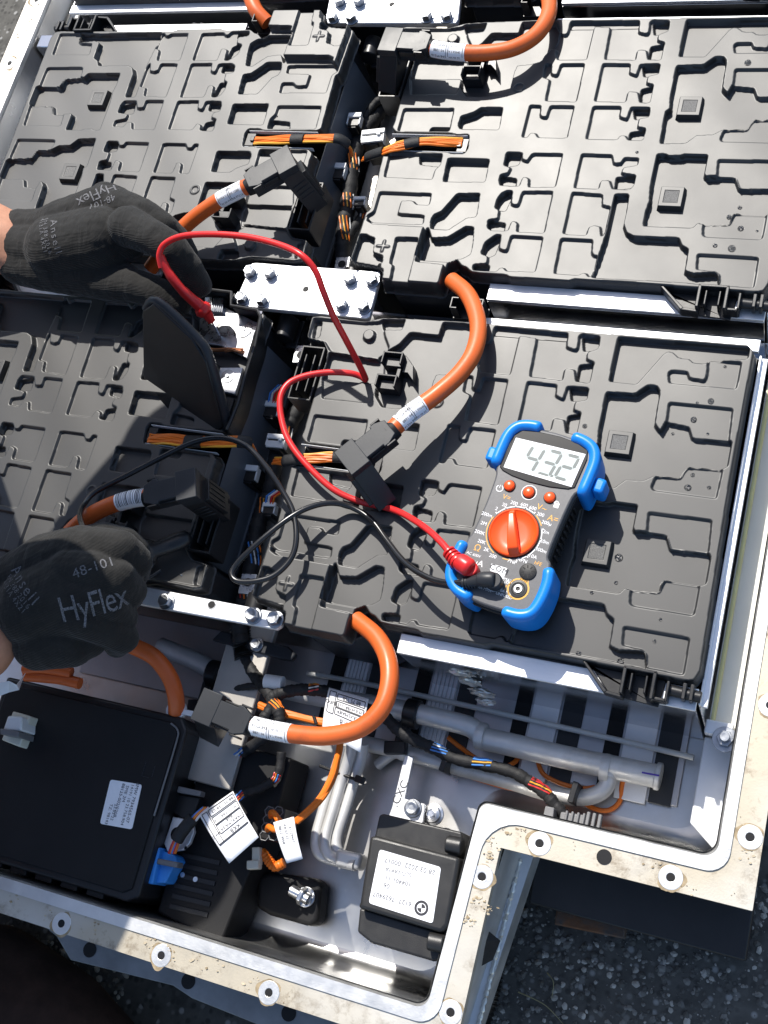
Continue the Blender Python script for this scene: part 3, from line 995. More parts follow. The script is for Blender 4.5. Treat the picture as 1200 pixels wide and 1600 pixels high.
def cover_heights(open_terminal):
    H = np.zeros((NY, NX))
    outm = None
    for nm, level, txt in COVER_POLYS:
        poly = parse(txt)
        if nm == 'out':
            (j0, j1, i0, i1), b = soft_mask(poly, 1.0)
            outm = np.zeros((NY, NX))
            outm[j0:j1, i0:i1] = b
            continue
        if open_terminal and nm in ('pl1', 'pl2'):
            continue
        lv_ = LEVELS.get(nm, {-4: -2.4, -3.5: -2.2, -8: -5.6, -9: -5.8, -7: -5.0}.get(level, level))
        if open_terminal and nm == 'plat':
            lv_ = -15.5
        (j0, j1, i0, i1), b = soft_mask(poly)
        a = sstep(b)
        H[j0:j1, i0:i1] = H[j0:j1, i0:i1] * (1 - a) + lv_ * a
    if open_terminal:
        well = [P(u, v, 0) for u, v in ((318, 455), (361, 459), (362, 480), (404, 488), (406, 497), (396, 545), (384, 585), (370, 632), (352, 674), (338, 668), (332, 560), (300, 540), (296, 470))]
        (j0, j1, i0, i1), b = soft_mask([(-342 - p[0], 69.5 - p[1]) for p in well])
        a = sstep(b)
        H[j0:j1, i0:i1] = H[j0:j1, i0:i1] * (1 - a) + (-15.5) * a
    extra = [(circle((-110.9, 132.8), 4.6), 1.0), (circle((-46, 86), 4.2), .9), (circle((-46, 86), 3.2), -.1)]
    if not open_terminal:
        cx, cy = -116.5, -61.5
        for w in ((1.0, 5.6), (5.6, 1.0)):
            extra.append(([(cx - w[0], cy - w[1]), (cx + w[0], cy - w[1]), (cx + w[0], cy + w[1]), (cx - w[0], cy + w[1])], 6.7))
    for poly, lev in extra:
        (j0, j1, i0, i1), b = soft_mask(poly, .8)
        a = sstep(b)
        H[j0:j1, i0:i1] = H[j0:j1, i0:i1] * (1 - a) + lev * a
    # slightly uneven vacuum-formed skin
    X, Y = np.meshgrid(gx, gy)
    H += .25 * np.sin(X * .031 + 1.2) * np.cos(Y * .037 + .4) + .12 * np.sin(X * .09 + Y * .07)
    a = sstep(outm, 2.0)
    H = H * a + (-12.0) * (1 - a)
    return H, outm


def cover_mesh(name, open_terminal):
    H, om = cover_heights(open_terminal)
    keep = om > .03
    idx = -np.ones((NY, NX), int)
    cell = keep[:-1, :-1] & keep[1:, :-1] & keep[:-1, 1:] & keep[1:, 1:]
    used = np.zeros((NY, NX), bool)
    used[:-1, :-1] |= cell
    used[1:, :-1] |= cell
    used[:-1, 1:] |= cell
    used[1:, 1:] |= cell
    idx[used] = np.arange(used.sum())
    X, Y = np.meshgrid(gx, gy)
    co = np.stack([X[used], Y[used], H[used]], 1) * S
    jj, ii = np.nonzero(cell)
    quads = np.stack([idx[jj, ii], idx[jj, ii + 1], idx[jj + 1, ii + 1], idx[jj + 1, ii]], 1)
    me = bpy.data.meshes.new(name)
    me.vertices.add(len(co))
    me.vertices.foreach_set('co', co.astype(np.float32).ravel())
    nq = len(quads)
    me.loops.add(nq * 4)
    me.loops.foreach_set('vertex_index', quads.astype(np.int32).ravel())
    me.polygons.add(nq)
    me.polygons.foreach_set('loop_start', np.arange(0, nq * 4, 4, dtype=np.int32))
    me.update(calc_edges=True)
    me.polygons.foreach_set('use_smooth', np.ones(nq, bool))
    me.materials.append(M['cover'])
    me.validate()
    return me, H


LEVELS = {'plat': 6.0, 'pl1': 0.5, 'pl2': 2.8, 'T1c': -3.6}
cover_me, CH = cover_mesh('cover', False)
cover_open_me, CHO = cover_mesh('cover_open', True)


def cover_z(x, y):
    i = int(round((x - GX0) / STEP))
    j = int(round((y - GY0) / STEP))
    return float(CH[min(max(j, 0), NY - 1), min(max(i, 0), NX - 1)])


def boss_mesh(mb, c):
    zb, zt = -6.2, -.9
    o_, i_ = 9.2, 7.9
    lv0 = [(c[0] + sx * o_, c[1] + sy * o_, zb) for sx, sy in ((-1, -1), (1, -1), (1, 1), (-1, 1))]
    lv1 = [(c[0] + sx * i_, c[1] + sy * i_, zt) for sx, sy in ((-1, -1), (1, -1), (1, 1), (-1, 1))]
    lv2 = [(c[0] + sx * 5.0, c[1] + sy * 5.0, zt) for sx, sy in ((-1, -1), (1, -1), (1, 1), (-1, 1))]
    lv3 = [(c[0] + sx * 4.9, c[1] + sy * 4.9, zt - .3) for sx, sy in ((-1, -1), (1, -1), (1, 1), (-1, 1))]
    vs_ = lv0 + lv1 + lv2 + lv3
    fs = []
    for k in range(3):
        for i in range(4):
            fs.append((k * 4 + i, k * 4 + (i + 1) % 4, k * 4 + 4 + (i + 1) % 4, k * 4 + 4 + i))
    mb.add(vs_, fs)


def clip_geo(mb, x, y, z, s=1.0):
    """black moulded latch on the front rail: skewed web, U frame, hook and pin"""
    mb.prism([(x - 36, y + 8), (x - 32, y + 8), (x - 18, y - 7), (x + 12, y - 9), (x + 14, y + 8)], z, z + 1.6)
    mb.prism([(x - 37, y + 9), (x - 34.5, y + 9), (x - 18.5, y - 6.5), (x - 20.5, y - 8)], z, z + 9)
    mb.prism([(x - 20.5, y - 8), (x - 18.5, y - 6), (x - 9, y - 7), (x - 9, y - 9)], z, z + 9)
    for dx in (-10, 8):
        mb.box((x + dx, y + 1.5, z + 6.5), (2.2, 17, 13))
    mb.box((x - 1, y + 9.4, z + 6.5), (20, 2.0, 13))
    for dx in (-5.5, 3.5):
        mb.box((x + dx, y + 1.5, z + 5.5), (1.5, 11, 11))
    mb.box((x + 12.5, y - 5.5, z + 5), (8, 2.0, 10))
    mb.box((x + 16.5, y, z + 6), (1.8, 12, 12))
    mb.tube([(x + 17, y + 2, z + 5), (x + 36, y + 1, z + 5)], 3.6, 12)
    mb.box((x + 26, y + 2, z + 6), (2.4, 10, 9))
    mb.box((x + 30.5, y + 2, z + 6), (2.4, 10, 9))


def make_module():
    root = thing('battery_module', 'x', 'battery module', (0, 0, -100))
    root.location = (0, 0, Z0)
    WLOC[root.name] = (0, 0, 0)
    cv = bpy.data.objects.new('cover', cover_me)
    COL.objects.link(cv)
    cv.parent = root
    WLOC[cv.name] = (0, 0, 0)
    for c in ((83.6, 72.3), (84.0, -4.0)):
        b = MB()
        boss_mesh(b, c)
        bo = b.build('marking_boss', M['cover'], cv, bevel=1.2, seg=3)
        b = MB()
        b.box((c[0], c[1], -1.42), (9.6, 9.6, .6))
        b.build('marking_panel', M['panel'], bo)
    b = MB()
    b.prism([(-155, 141), (-104, 144), (-20, 148), (153, 148), (156, 145), (157, -68), (152, -73), (-45, -73), (-66, -86), (-110, -86), (-113, -74), (-140, -71), (-139, 24), (-78, 27), (-78, 41), (-139, 44), (-138, 116), (-157, 126)], -98, -16.5)
    b.build('module_body', M['dark'], root, bevel=1.0)
    b = MB()
    b.box((63, -83.8, -11.5), (193, 13.5, 3))
    b.build('front_rail', M['alu'], root, bevel=.5)
    b = MB()
    b.box((63, -89.6, -62), (193, 1.4, 96))
    b.build('side_plate', M['alumirror'], root, bevel=.3)
    b = MB()
    b.box((63, 155.5, -11.5), (193, 9, 3))
    b.build('rear_rail', M['alu'], root, bevel=.5)
    b = MB()
    b.box((163, 32, -19), (5, 236, 4))
    b.box((161, 32, -55), (1.5, 236, 84))
    b.build('end_plate', M['alu'], root, bevel=.4)
    b = MB()
    clip_geo(b, 126, -84, -10)
    b.build('latch_clip', M['black'], root, bevel=.5)
    # left end: moulded ledge and terminal nose
    b = MB()
    # sloping end wall, thickness 2, with a raised foot line
    prof = [(-141.5, -14), (-142.5, -20), (-147.5, -60), (-149, -61), (-149, -66), (-141, -66)]
    n_ = len(prof)
    vv = [(x_, 118, z_) for x_, z_ in prof] + [(x_, -56, z_) for x_, z_ in prof]
    b.add(vv, [tuple(range(n_)), tuple(reversed(range(n_, 2 * n_)))] + [(k, (k + 1) % n_, n_ + (k + 1) % n_, n_ + k) for k in range(n_)])
    b.build('end_wall', M['endwall'], root, bevel=.6)
    b = MB()
    b.tube([(-150, -66, -26), (-150, -84, -26)], 8, 16)
    b.prism([(-160, -62), (-150, -62), (-150, -86), (-160, -86)], -34, -31)
    b.build('terminal_nose', M['black'], root, bevel=.8)
    b = MB()
    b.box((-165, -58, -33), (12, 15, 2.5), rz=.1)
    b.build('earth_tab', M['steel'], root, bevel=.4)
    b = MB()
    b.cyl((-165, -57), 3.2, -31.7, -31.5, 16)
    b.build('tab_hole', M['blackmatte'], root)
    # frame around the ribbon slot
    b = MB()
    b.box((-108, 42.4, -2.5), (62, .6, 4))
    b.box((-108, 27.2, -2.5), (62, .6, 4))
    b.build('slot_frame', M['white'], root, bevel=.3)
    b = MB()
    b.box((-79.5, 34.5, -5), (8, 12, 6))
    b.box((-82, 34.5, -2), (3.5, 4.5, 3))
    b.build('slot_socket', M['black'], root, bevel=.4)
    # socket frame for the high voltage plug
    b = MB()
    for (sx, sy, cx, cy) in ((18, 1.4, -150, 118), (18, 1.4, -150, 76), (1.4, 42, -158.5, 97), (1.4, 42, -141.5, 97), (1.2, 30, -154, 97), (1.2, 30, -147, 97)):
        b.box((cx, cy, -10), (sx, sy, 24))
    b.build('plug_socket', M['black'], root, bevel=.3)
    # cable holder clip
    b = MB()
    for dy in (0, 18):
        y0 = 98 + dy
        b.box((-84, y0, 2), (15, 1.4, 16))
        b.box((-91, y0 - 4, 2), (1.4, 9, 16))
        b.box((-77, y0 - 4, 2), (1.4, 9, 16))
        b.box((-84, y0 - 5, 0), (13, 7, 10))
    b.box((-79, 106, -1), (3, 24, 9))
    b.prism([(-77, 118), (-69, 110), (-66, 98), (-72, 104), (-76, 104)], -6, 4)
    b.build('cable_holder', M['black'], root, bevel=.4)
    return root


M['panel'] = mat('marked_panel', (.10, .098, .094), .55, var=.6, vscale=1500, bump=.8, bscale=1300)
mod = make_module()
# the two rear holders that grip the orange cable on the rail
module_c = mod
tag(module_c, 'black battery module whose cover carries the blue multimeter', 'battery module', 'battery modules in the tray')
spots = [((0, 265), 0, 'black battery module at the upper right with pale sheen and no tool on it', False),
         ((-342, 334.5), math.pi, 'black battery module at the upper left, partly under the upper glove', False),
         ((0, 530), 0, 'black battery module cut by the top edge at the right', False),
         ((-342, 599.5), math.pi, 'black battery module cut by the top edge at the left', False),
         ((-342, 69.5), math.pi, 'black battery module with its terminal lid open between both gloves', True)]
mods = [module_c]
for (x, y), rz, lab, op in spots:
    c = copy_tree(module_c)
    c.location = (x * S, y * S, Z0)
    c.rotation_euler = (0, 0, rz)
    c['label'] = lab
    mods.append(c)
    if op:
        for ch in c.children:
            if ch.name.startswith('cover'):
                ch.data = cover_open_me
module_ll = mods[-1]
WLOC[module_ll.name] = None


def child_of_rotated(o, parent):
    """keep the world placement of o under an already placed parent"""
    o.parent = parent
    bpy.context.view_layer.update()
    o.matrix_parent_inverse = parent.matrix_world.inverted()


def part_world(mb, name, material, parent, **kw):
    o = mb.build(name, material, origin=(0, 0, 0), **kw)
    child_of_rotated(o, parent)
    return o


# ---- opened terminals of the lower left module
mb = MB()
mb.prism(PP(-9, '312,498 352,480 405,505 398,520 386,560 345,540 310,535'), -12, -9)
part_world(mb, 'terminal_plate', M['steel'], module_ll, bevel=.6)
c = P(381, 515, -8.8)
mb = MB()
mb.ring(c, 2.2, 6.6, -9, -8.2)
mb.ring(c, 4.4, 5.0, -8.4, -7.9)
mb.cyl(c, 1.6, -9, -7.4, 14)
part_world(mb, 'weld_ring', M['steel'], module_ll)
mb = MB()
mb.prism(PP(-6, '320,464 350,465 348,488 322,487'), -12, -6)
for k in range(9):
    a, b = P(321.5 + k * 3.3, 465, -5.9), P(323 + k * 3.1, 487, -5.9)
    mb.tube([a, b], .85, 6)
part_world(mb, 'busbar_stack', M['steel'], module_ll, bevel=.4)
mb = MB()
mb.tube(smooth(P3('308,543,-9 335,547,-8 360,546,-8 378,550,-7'), 6), 1.6, 8)
mb.tube(smooth(P3('352,549,-8 365,546,-7 380,546,-7'), 6), 1.2, 8)
part_world(mb, 'copper_link', M['copper'], module_ll)
mb = MB()
mb.prism(PP(-12, '345,575 380,575 368,617 336,610'), -15, -11)
part_world(mb, 'terminal_plate', M['silver'], module_ll, bevel=.6)
c = P(356, 588, -11)
mb = MB()
mb.ring(c, 1.8, 5.4, -11, -10.4)
mb.cyl(c, 1.5, -11, -9.4, 14)
part_world(mb, 'weld_ring', M['bolt'], module_ll)
mb = MB()
mb.prism(PP(-13, '342,618 366,622 352,668 340,660'), -15.4, -13)
part_world(mb, 'terminal_plate', M['dark'], module_ll, bevel=.6)
# rim of the opened terminal well
rim = [P(u, v, 4) for u, v in ((320, 452), (361, 457), (361, 478), (402, 485), (407, 495), (398, 540), (385, 580), (372, 630), (355, 672))]
mb = MB()
mb.tube(rim, 1.5, 8)
vsr = rim + [(p[0], p[1], -16) for p in rim]
mb.add(vsr, [(i, i + 1, len(rim) + i + 1, len(rim) + i) for i in range(len(rim) - 1)])
part_world(mb, 'well_rim', M['black'], module_ll)
# the lid swung up towards the camera side
lid_out = P3('222,486,62 240,474,70 300,530,58 322,566,48 349,668,-2 338,676,-4 262,640,-6 224,592,-2')
mb = MB()
n = len(lid_out)
ctr = sum((Vector(p) for p in lid_out), Vector()) / n
nrm = (Vector(lid_out[2]) - ctr).cross(Vector(lid_out[5]) - ctr).normalized()
if nrm.x < 0:
    nrm = -nrm
fa = [tuple(Vector(p) + nrm * 5) for p in lid_out]
mb.add(lid_out + fa, [tuple(range(n)), tuple(reversed(range(n, 2 * n)))] + [(i, (i + 1) % n, n + (i + 1) % n, n + i) for i in range(n)])
part_world(mb, 'terminal_lid', M['black'], module_ll, bevel=1.0)
rimp = [tuple(Vector(p) + nrm * 4) for p in lid_out[:6]]
mb = MB()
mb.tube(smooth([Vector(p) for p in rimp], 4), 3.4, 10)
part_world(mb, 'lid_rim', M['dark'], module_ll)
for k in (1, 2, 3):
    a, b = Vector(lid_out[k]) + nrm * 5.2, Vector(lid_out[8 - k if k > 1 else 7]) + nrm * 5.2
    mb = MB()
    mb.tube([a.lerp(b, .12), a.lerp(b, .9)], 1.2, 8)
    part_world(mb, 'lid_rib', M['black'], module_ll)
# lower terminals near the lower glove
mb = MB()
mb.prism(PP(-16, '205,905 250,860 300,862 318,890 300,925 240,918'), -20, -16)
part_world(mb, 'terminal_plate', M['dark'], module_ll, bevel=.6)
c = P(262, 883, -15)
mb = MB()
mb.ring(c, 5.0, 7.6, -16, -14)
mb.cyl(c, 4.0, -16, -15, 18)
part_world(mb, 'weld_ring', M['bolt'], module_ll, bevel=.3)
mb = MB()
a, b = Vector(P(309, 891, -12)), Vector(P(301, 920, -12))
mb.tube([a, b], 8.0, 18)
part_world(mb, 'steel_sleeve', M['steel'], module_ll, bevel=.5)
# water drops
drop_px = [(1110.8, 627, 4.2), (1083.9, 655.9, 4.2), (1089.5, 629.5, 2), (1051.3, 678, 2.2), (1106, 678, 2), (1132.9, 573, 2.2), (1082.4, 742.3, 2.8),
           (913.8, 665.8, 3.4), (966.7, 871.2, 5.6), (962.7, 910.7, 2.6), (1074.7, 761.9, 4.8), (1108, 761.9, 2.6), (1032, 968, 2.2), (1022.7, 1002, 2.4),
           (969.3, 1034, 4.6), (904, 1021, 3.6), (924.8, 926, 2.6),
           (1157.3, 357.2, 4.4), (1143.3, 388.5, 5.4), (1117.2, 383.8, 3.4), (1139.3, 339.5, 3.8), (1156.1, 324.5, 3.2), (995.4, 238, 2.6), (1168.5, 98.2, 5),
           (425, 194, 2.6), (433, 182, 1.8), (1183, 361, 2)]
dm = MB()
dm.lathe((0, 0, 0), [(1, 0), (.97, .22), (.85, .45), (.6, .66), (.3, .77), (.01, .8)], 16)
drop0 = dm.build('water_drop', M['water'], origin=(0, 0, 0))
for i, (u, v, r) in enumerate(drop_px):
    w = P(u, v, 0)
    if u < 500:
        z = cover_z(-342 - w[0], 334.5 - w[1])
    else:
        z = cover_z(w[0], w[1] - (265 if v < 450 else 0))
    w = P(u, v, z)
    d = drop0 if i == 0 else drop0.copy()
    if i:
        COL.objects.link(d)
    d.location = (w[0] * S, w[1] * S, (w[2] - .05) * S + Z0)
    d.scale = (r * .48, r * .48 * random.uniform(.85, 1.1), r * .42)
    where = 'upper left' if u < 500 else ('upper right' if v < 450 else 'middle')
    own = {(966.7, 871.2): 'large water drop right of the embossed square in the meter shadow', (1074.7, 761.9): 'large water drop in the shallow pocket right of the meter',
           (969.3, 1034): 'large water drop near the lower edge of the middle module cover', (1143.3, 388.5): 'largest water drop at the lower right of the upper right module cover',
           (1168.5, 98.2): 'lone large water drop near the right edge of the upper right module', (913.8, 665.8): 'water drop just above the right bumper of the multimeter',
           (904, 1021): 'second large water drop near the lower edge of the middle module cover', (1110.8, 627): 'large water drop on the rib near the right edge of the middle module',
           (1083.9, 655.9): 'large water drop left of tiny ones in the pocket above right of the meter', (995.4, 238): 'lone small water drop in the middle of the upper right module'}
    lab = own.get((u, v)) or ('%s water drop on the %s module cover' % ('medium sized' if r > 3 else 'tiny round', where))
    tag(d, lab, 'water drop', 'water drops on the covers')

# ================================================================== BUSBAR PLATES
def plate(name, label, poly, z, th, bolts, holes, material, br=5.0):
    c = (sum(p[0] for p in poly) / len(poly), sum(p[1] for p in poly) / len(poly), z - th)
    t = thing(name, label, 'busbar', c)
    mb = MB()
    mb.prism(poly, z - th, z)
    mb.build('plate', material, t, bevel=.9)
    for (u, v) in bolts:
        q = P(u, v, z + 4)
        b = MB()
        hexbolt(b, q, z, r=br, h=6.2, rot=random.uniform(0, 1))
        b.build('bolt', M['bolt'], t, bevel=.25, angle=30)
    for (u, v) in holes:
        q = P(u, v, z)
        b = MB()
        b.ring(q, 2.6, 3.4, z - .1, z + .25, 20)
        hh = b.build('hole_rim', M['steel'], t)
        b = MB()
        b.cyl(q, 2.7, z - .05, z + .12, 18)
        b.build('hole', M['blackmatte'], hh)
    return t


plate('busbar_plate', 'wide bright busbar plate with eight bolts in the middle of the pack', PP(-4, '366,472 393,411 400,410 594,424 594,430 577,495 572,498 368,478'), -4, 5,
      [(390, 423), (421, 425), (377, 464), (408, 467), (546, 434), (580, 436), (533, 474), (567, 477)], [(478, 452)], M['alu'], 4.7)
plate('busbar_plate', 'wide bright busbar plate cut by the top edge of the picture', PP(-4, '507,36 520,-30 722,-26 716,30 712,36'), -4, 5,
      [(519, 25), (548, 26), (666, 23), (697, 23), (530, 0), (560, 0)], [(612, 7)], M['alu'], 4.7)
plate('busbar_bar', 'narrow steel bar with bolts reaching out under the lower glove', PP(-5, '180,912 220,915 436,957 443,965 440,978 432,984 180,938'), -5, 4,
      [(257, 938), (393, 960), (428, 966)], [(331, 945)], M['alu'], 5.0)


# ================================================================== ORANGE CABLES WITH PLUGS
def connector_parts(parent, e, h, zt, end):
    """right-angled plug: e entry (x,y), h a point towards the head, end = where the plug nose ends"""
    d = Vector((h[0] - e[0], h[1] - e[1], 0)).normalized()
    side = Vector((-d.y, d.x, 0))
    Mx = Matrix.Identity(4)
    for i in range(3):
        Mx[i][0], Mx[i][1], Mx[i][2] = d[i], side[i], (0, 0, 1)[i]
    Mx[0][3], Mx[1][3], Mx[2][3] = e[0], e[1], zt
    hc = Mx @ Vector((29, 0, -2))
    w = hc - Vector(end)
    plug = w.length
    w.normalize()
    Mp = Matrix.Identity(4)
    s2 = w.cross(d).normalized()
    if s2.dot(side) < 0:
        s2 = -s2
    d2 = s2.cross(w).normalized()
    if d2.dot(d) < 0:
        d2 = -d2
    for i in range(3):
        Mp[i][0], Mp[i][1], Mp[i][2], Mp[i][3] = d2[i], s2[i], w[i], hc[i]
    b = MB()
    # collar, stepped body
    b.prism([(-3, -6.5), (4, -9.6), (8, -9.6), (8, -7.8), (24, -7.8), (24, 7.8), (8, 7.8), (8, 9.6), (4, 9.6), (-3, 6.5)], 2.6, 6.2, M=Mx)
    b.prism([(-1, -7.2), (24, -7.2), (24, 7.2), (-1, 7.2)], -8.5, 2.8, M=Mx)
    con = b.build('plug_body', M['dark'], parent, bevel=.5)
    b = MB()
    b.prism([(21.5, -11.2), (37, -11.2), (37, 11.2), (21.5, 11.2)], .5, 6.6, M=Mx)
    b.prism([(22, -10.6), (36.4, -10.6), (36.4, 10.6), (22, 10.6)], -10, 1, M=Mx)
    b.build('plug_cap', M['dark'], con, bevel=.5)
    b = MB()
    b.prism([(-7.6, -10.2), (7.4, -10.2), (7.4, 10.2), (-7.6, 10.2)], -plug, 1, M=Mp)
    b.prism([(-5, -8.4), (10.4, -8.4), (10.4, 8.4), (-5, 8.4)], -plug * .82, -7, M=Mp)
    for k in (-6, -2, 2, 6):
        b.box((0, -10.5, -plug * .45 + k), (11, .9, 1.4), M=Mp)
        b.box((10.5, k, -plug * .45), (.8, 1.2, plug * .5), M=Mp)
    b.build('plug_head', M['black'], con, bevel=.5)
    for sy in (-1, 1):
        b = MB()
        b.box((14, sy * 8.6, 1), (12, 1.3, 4.6), M=Mx)
        b.build('side_rib', M['black'], con, bevel=.3)
        b = MB()
        b.box((3, sy * 10.2, 2.6), (7, 1.4, 7), M=Mx)
        b.build('latch', M['black'], con, bevel=.3)
    b = MB()
    b.tube([Mx @ Vector((-6, 0, -1)), Mx @ Vector((1, 0, -1))], [6.2, 7.4], 18)
    b.build('gland', M['blackmatte'], con, bevel=.4)
    return con


def sleeve(parent, path, r, t0, t1, label, codes=True, stripes=False):
    """printed paper sleeve round a cable between arc fractions"""
    L_ = [0]
    for a, b in zip(path[:-1], path[1:]):
        L_.append(L_[-1] + (Vector(b) - Vector(a)).length)
    tot = L_[-1]

    def at(s):
        for i in range(len(path) - 1):
            if L_[i + 1] >= s:
                w = (s - L_[i]) / max(L_[i + 1] - L_[i], 1e-9)
                p = Vector(path[i]).lerp(Vector(path[i + 1]), w)
                return p, (Vector(path[i + 1]) - Vector(path[i])).normalized()
        return Vector(path[-1]), (Vector(path[-1]) - Vector(path[-2])).normalized()
    s0, s1 = t0, t1
    pts = [at(s0 + (s1 - s0) * k / 10)[0] for k in range(11)]
    b = MB()
    b.tube(pts, r + .35, 28)
    sl_ = b.build('label_sleeve', M['paper'], parent)
    # print wrapped on it
    mid = MB()

    def wrap(x, y):
        s = s0 + x
        p, t = at(s)
        n_ = Vector((0, 0, 1)) - t * t.z
        n_.normalize()
        sd = t.cross(n_)
        a = y / (r + .4)
        q = p + (n_ * math.cos(a) + sd * math.sin(a)) * (r + .5)
        return tuple(q)
    ln = s1 - s0
    if stripes:
        x = .6
        while x < ln - .6:
            w = random.choice((.25, .4, .7))
            for k in range(-7, 7):
                a0, a1 = k * .95, (k + 1) * .95
                mid.add([wrap(x, a0), wrap(x + w, a0), wrap(x + w, a1), wrap(x, a1)], [(0, 1, 2, 3)])
            x += w + random.choice((.5, .8, 1.3))
    else:
        rows = ('61279 B42', 'HV 03 22', '8851 04', 'A 7 62940')
        for j in range(-2, 3):
            for (fx, sz) in ((.27, 2.6), (.72, 2.2)):
                txt = rows[(j * 2 + (1 if fx > .5 else 0)) % 4]
                vs_, fs = text_geo(txt, sz)
                mid.add([wrap(ln * fx + xx_, j * 4.4 + yy_) for xx_, yy_ in vs_], fs)
        for xa in (.46, .52, .94):
            for k in range(-5, 5):
                mid.add([wrap(ln * xa, k * 1.7), wrap(ln * xa + .35, k * 1.7), wrap(ln * xa + .35, (k + 1) * 1.7), wrap(ln * xa, (k + 1) * 1.7)], [(0, 1, 2, 3)])
    mid.build('lettering', M['ink'], sl_, smooth_=False)
    return sl_


def hv_cable(label, pts, r=6.0, plug_to=None, zt=None, plug=None, slv=None, stripes=False, name='high_voltage_cable', zmul=None):
    path = smooth(P3(pts), 10)
    t = thing(name, label, 'cable', tuple(path[0]))
    b = MB()
    b.tube(path, r, 24)
    b.build('sheath', M['orange'], t)
    if slv:
        sleeve(t, path, r, slv[0], slv[1], '', stripes=stripes)
    if plug_to:
        e = path[0]
        h = P(plug_to[0], plug_to[1], e.z)
        connector_parts(t, e, h, e.z + 0.5, P(*plug))
    return t


hv_cable('orange cable arching over the middle module to a loose plug', '608,677,30 640,647,28 680,618,25 718,584,21 741,548,17 747,505,12 732,462,5 706,438,-3', plug_to=(548, 725), plug=(600, 782, 0), slv=(9, 31))
hv_cable('orange cable at the top curving up out of the picture at the right', '668,74,26 700,80,25 750,83,23 800,76,20 838,54,16 857,22,12 855,-10,5 835,-36,-3', plug_to=(600, 70), plug=(612, 138, -4), slv=(5, 32))
hv_cable('orange cable above the upper glove with plug at the upper left module', '395,288,36 370,299,34 335,318,30 295,348,22 262,384,14 235,420,4', plug_to=(455, 254), plug=(496, 318, -4), slv=(8, 30))
hv_cable('orange cable beside the lower glove with a barcode sleeve', '237,776,34 205,780,33 165,793,30 128,815,26 95,850,18 75,890,8', plug_to=(305, 760), plug=(346, 798, -6), slv=(5, 27), stripes=True)
hv_cable('orange cable loop below the middle module with plug near the harness', '387,1132,8 420,1140,8 460,1147,9 510,1150,12 560,1139,14 594,1110,14 608,1070,12 606,1030,8 588,995,2 556,968,-4', plug_to=(325, 1106), plug=(338, 1140, -40), slv=(4, 32))
hv_cable('orange cable bend emerging below the lower glove into a white tie', '170,990,-22 205,1008,-22 240,1026,-25 264,1056,-30 274,1085,-36 276,1112,-46')
hv_cable('short piece of orange cable at the top edge near the upper left module', '385,-22,2 392,-2,2 401,18,0 418,36,-5', r=6.4)
for k, (p_, lab) in enumerate((('38,1046,-30 62,1044,-30 90,1047,-30 112,1052,-32', 'upper of two orange cable ends under the lower glove cuff'), ('40,1056,-33 66,1058,-33 95,1061,-33 125,1068,-34', 'lower of two orange cable ends under the lower glove cuff'))):
    hv_cable(lab, p_, r=4.2)

# rail holders of the big cables
for k, (u, v, lab) in enumerate(((735, 487, 'black rail clip gripping the orange cable in the middle'), (843, 14, 'black rail clip gripping the orange cable at the top edge'), (423, 42, 'black rail clip by the short orange cable at the top left'))):
    q = P(u, v, -8)
    mb = MB()
    for dx in (-11.5, 11.5):
        mb.box((q[0] + dx, q[1], -4), (1.3, 9, 16))
        mb.box((q[0] + dx * .8, q[1] - 4, -4), (5, 1.2, 16))
        mb.box((q[0] + dx * .8, q[1] + 4, -4), (5, 1.2, 16))
    mb.box((q[0], q[1], -12), (26, 10, 3))
    tag(mb.build('rail_clip', M['black'], bevel=.3), lab, 'clip')

# cable tie band
q = P(276, 1110, -46)
mb = MB()
mb.ring(q, 6, 7.6, -48, -44)
mb.box((q[0] + 12.5, q[1], -45.5), (15, 4, 4))
mb.box((q[0] + 19, q[1], -45), (6, 6, 6))
tag(mb.build('cable_tie', M['white'], bevel=.4), 'white cable tie round the orange cable below the lower glove', 'cable tie')


# ================================================================== ORANGE SENSE WIRES
def wire_bundle(name, label, pts, n, r, w, wraps, yellow=1, cat='wires', grp=None):
    path = smooth(P3(pts), 8)
    t = thing(name, label, cat, tuple(path[0]), grp)
    for k in range(n):
        off = (k - (n - 1) / 2) * w
        ph = random.uniform(0, 6)
        pp = []
        for i, p in enumerate(path):
            a, b = path[max(i - 1, 0)], path[min(i + 1, len(path) - 1)]
            d = (b - a).normalized()
            sd = Vector((-d.y, d.x, 0))
            pp.append(p + sd * (off + .25 * math.sin(i * .5 + ph)) + Vector((0, 0, .5 * math.sin(i * .37 + ph) - abs(off) * .1)))
        mb = MB()
        mb.tube(pp, r, 7)
        mb.build('wire', M['wireyel'] if k < yellow else M['wire'], t)
    for (f0, f1) in wraps:
        i0, i1 = int(f0 * (len(path) - 1)), max(int(f1 * (len(path) - 1)), int(f0 * (len(path) - 1)) + 1)
        mb = MB()
        mb.tube(path[i0:i1 + 1], n * w * .5 + r * .6, 14, flat=(1, .62))
        mb.build('tape_wrap', M['tape'], t)
    return t


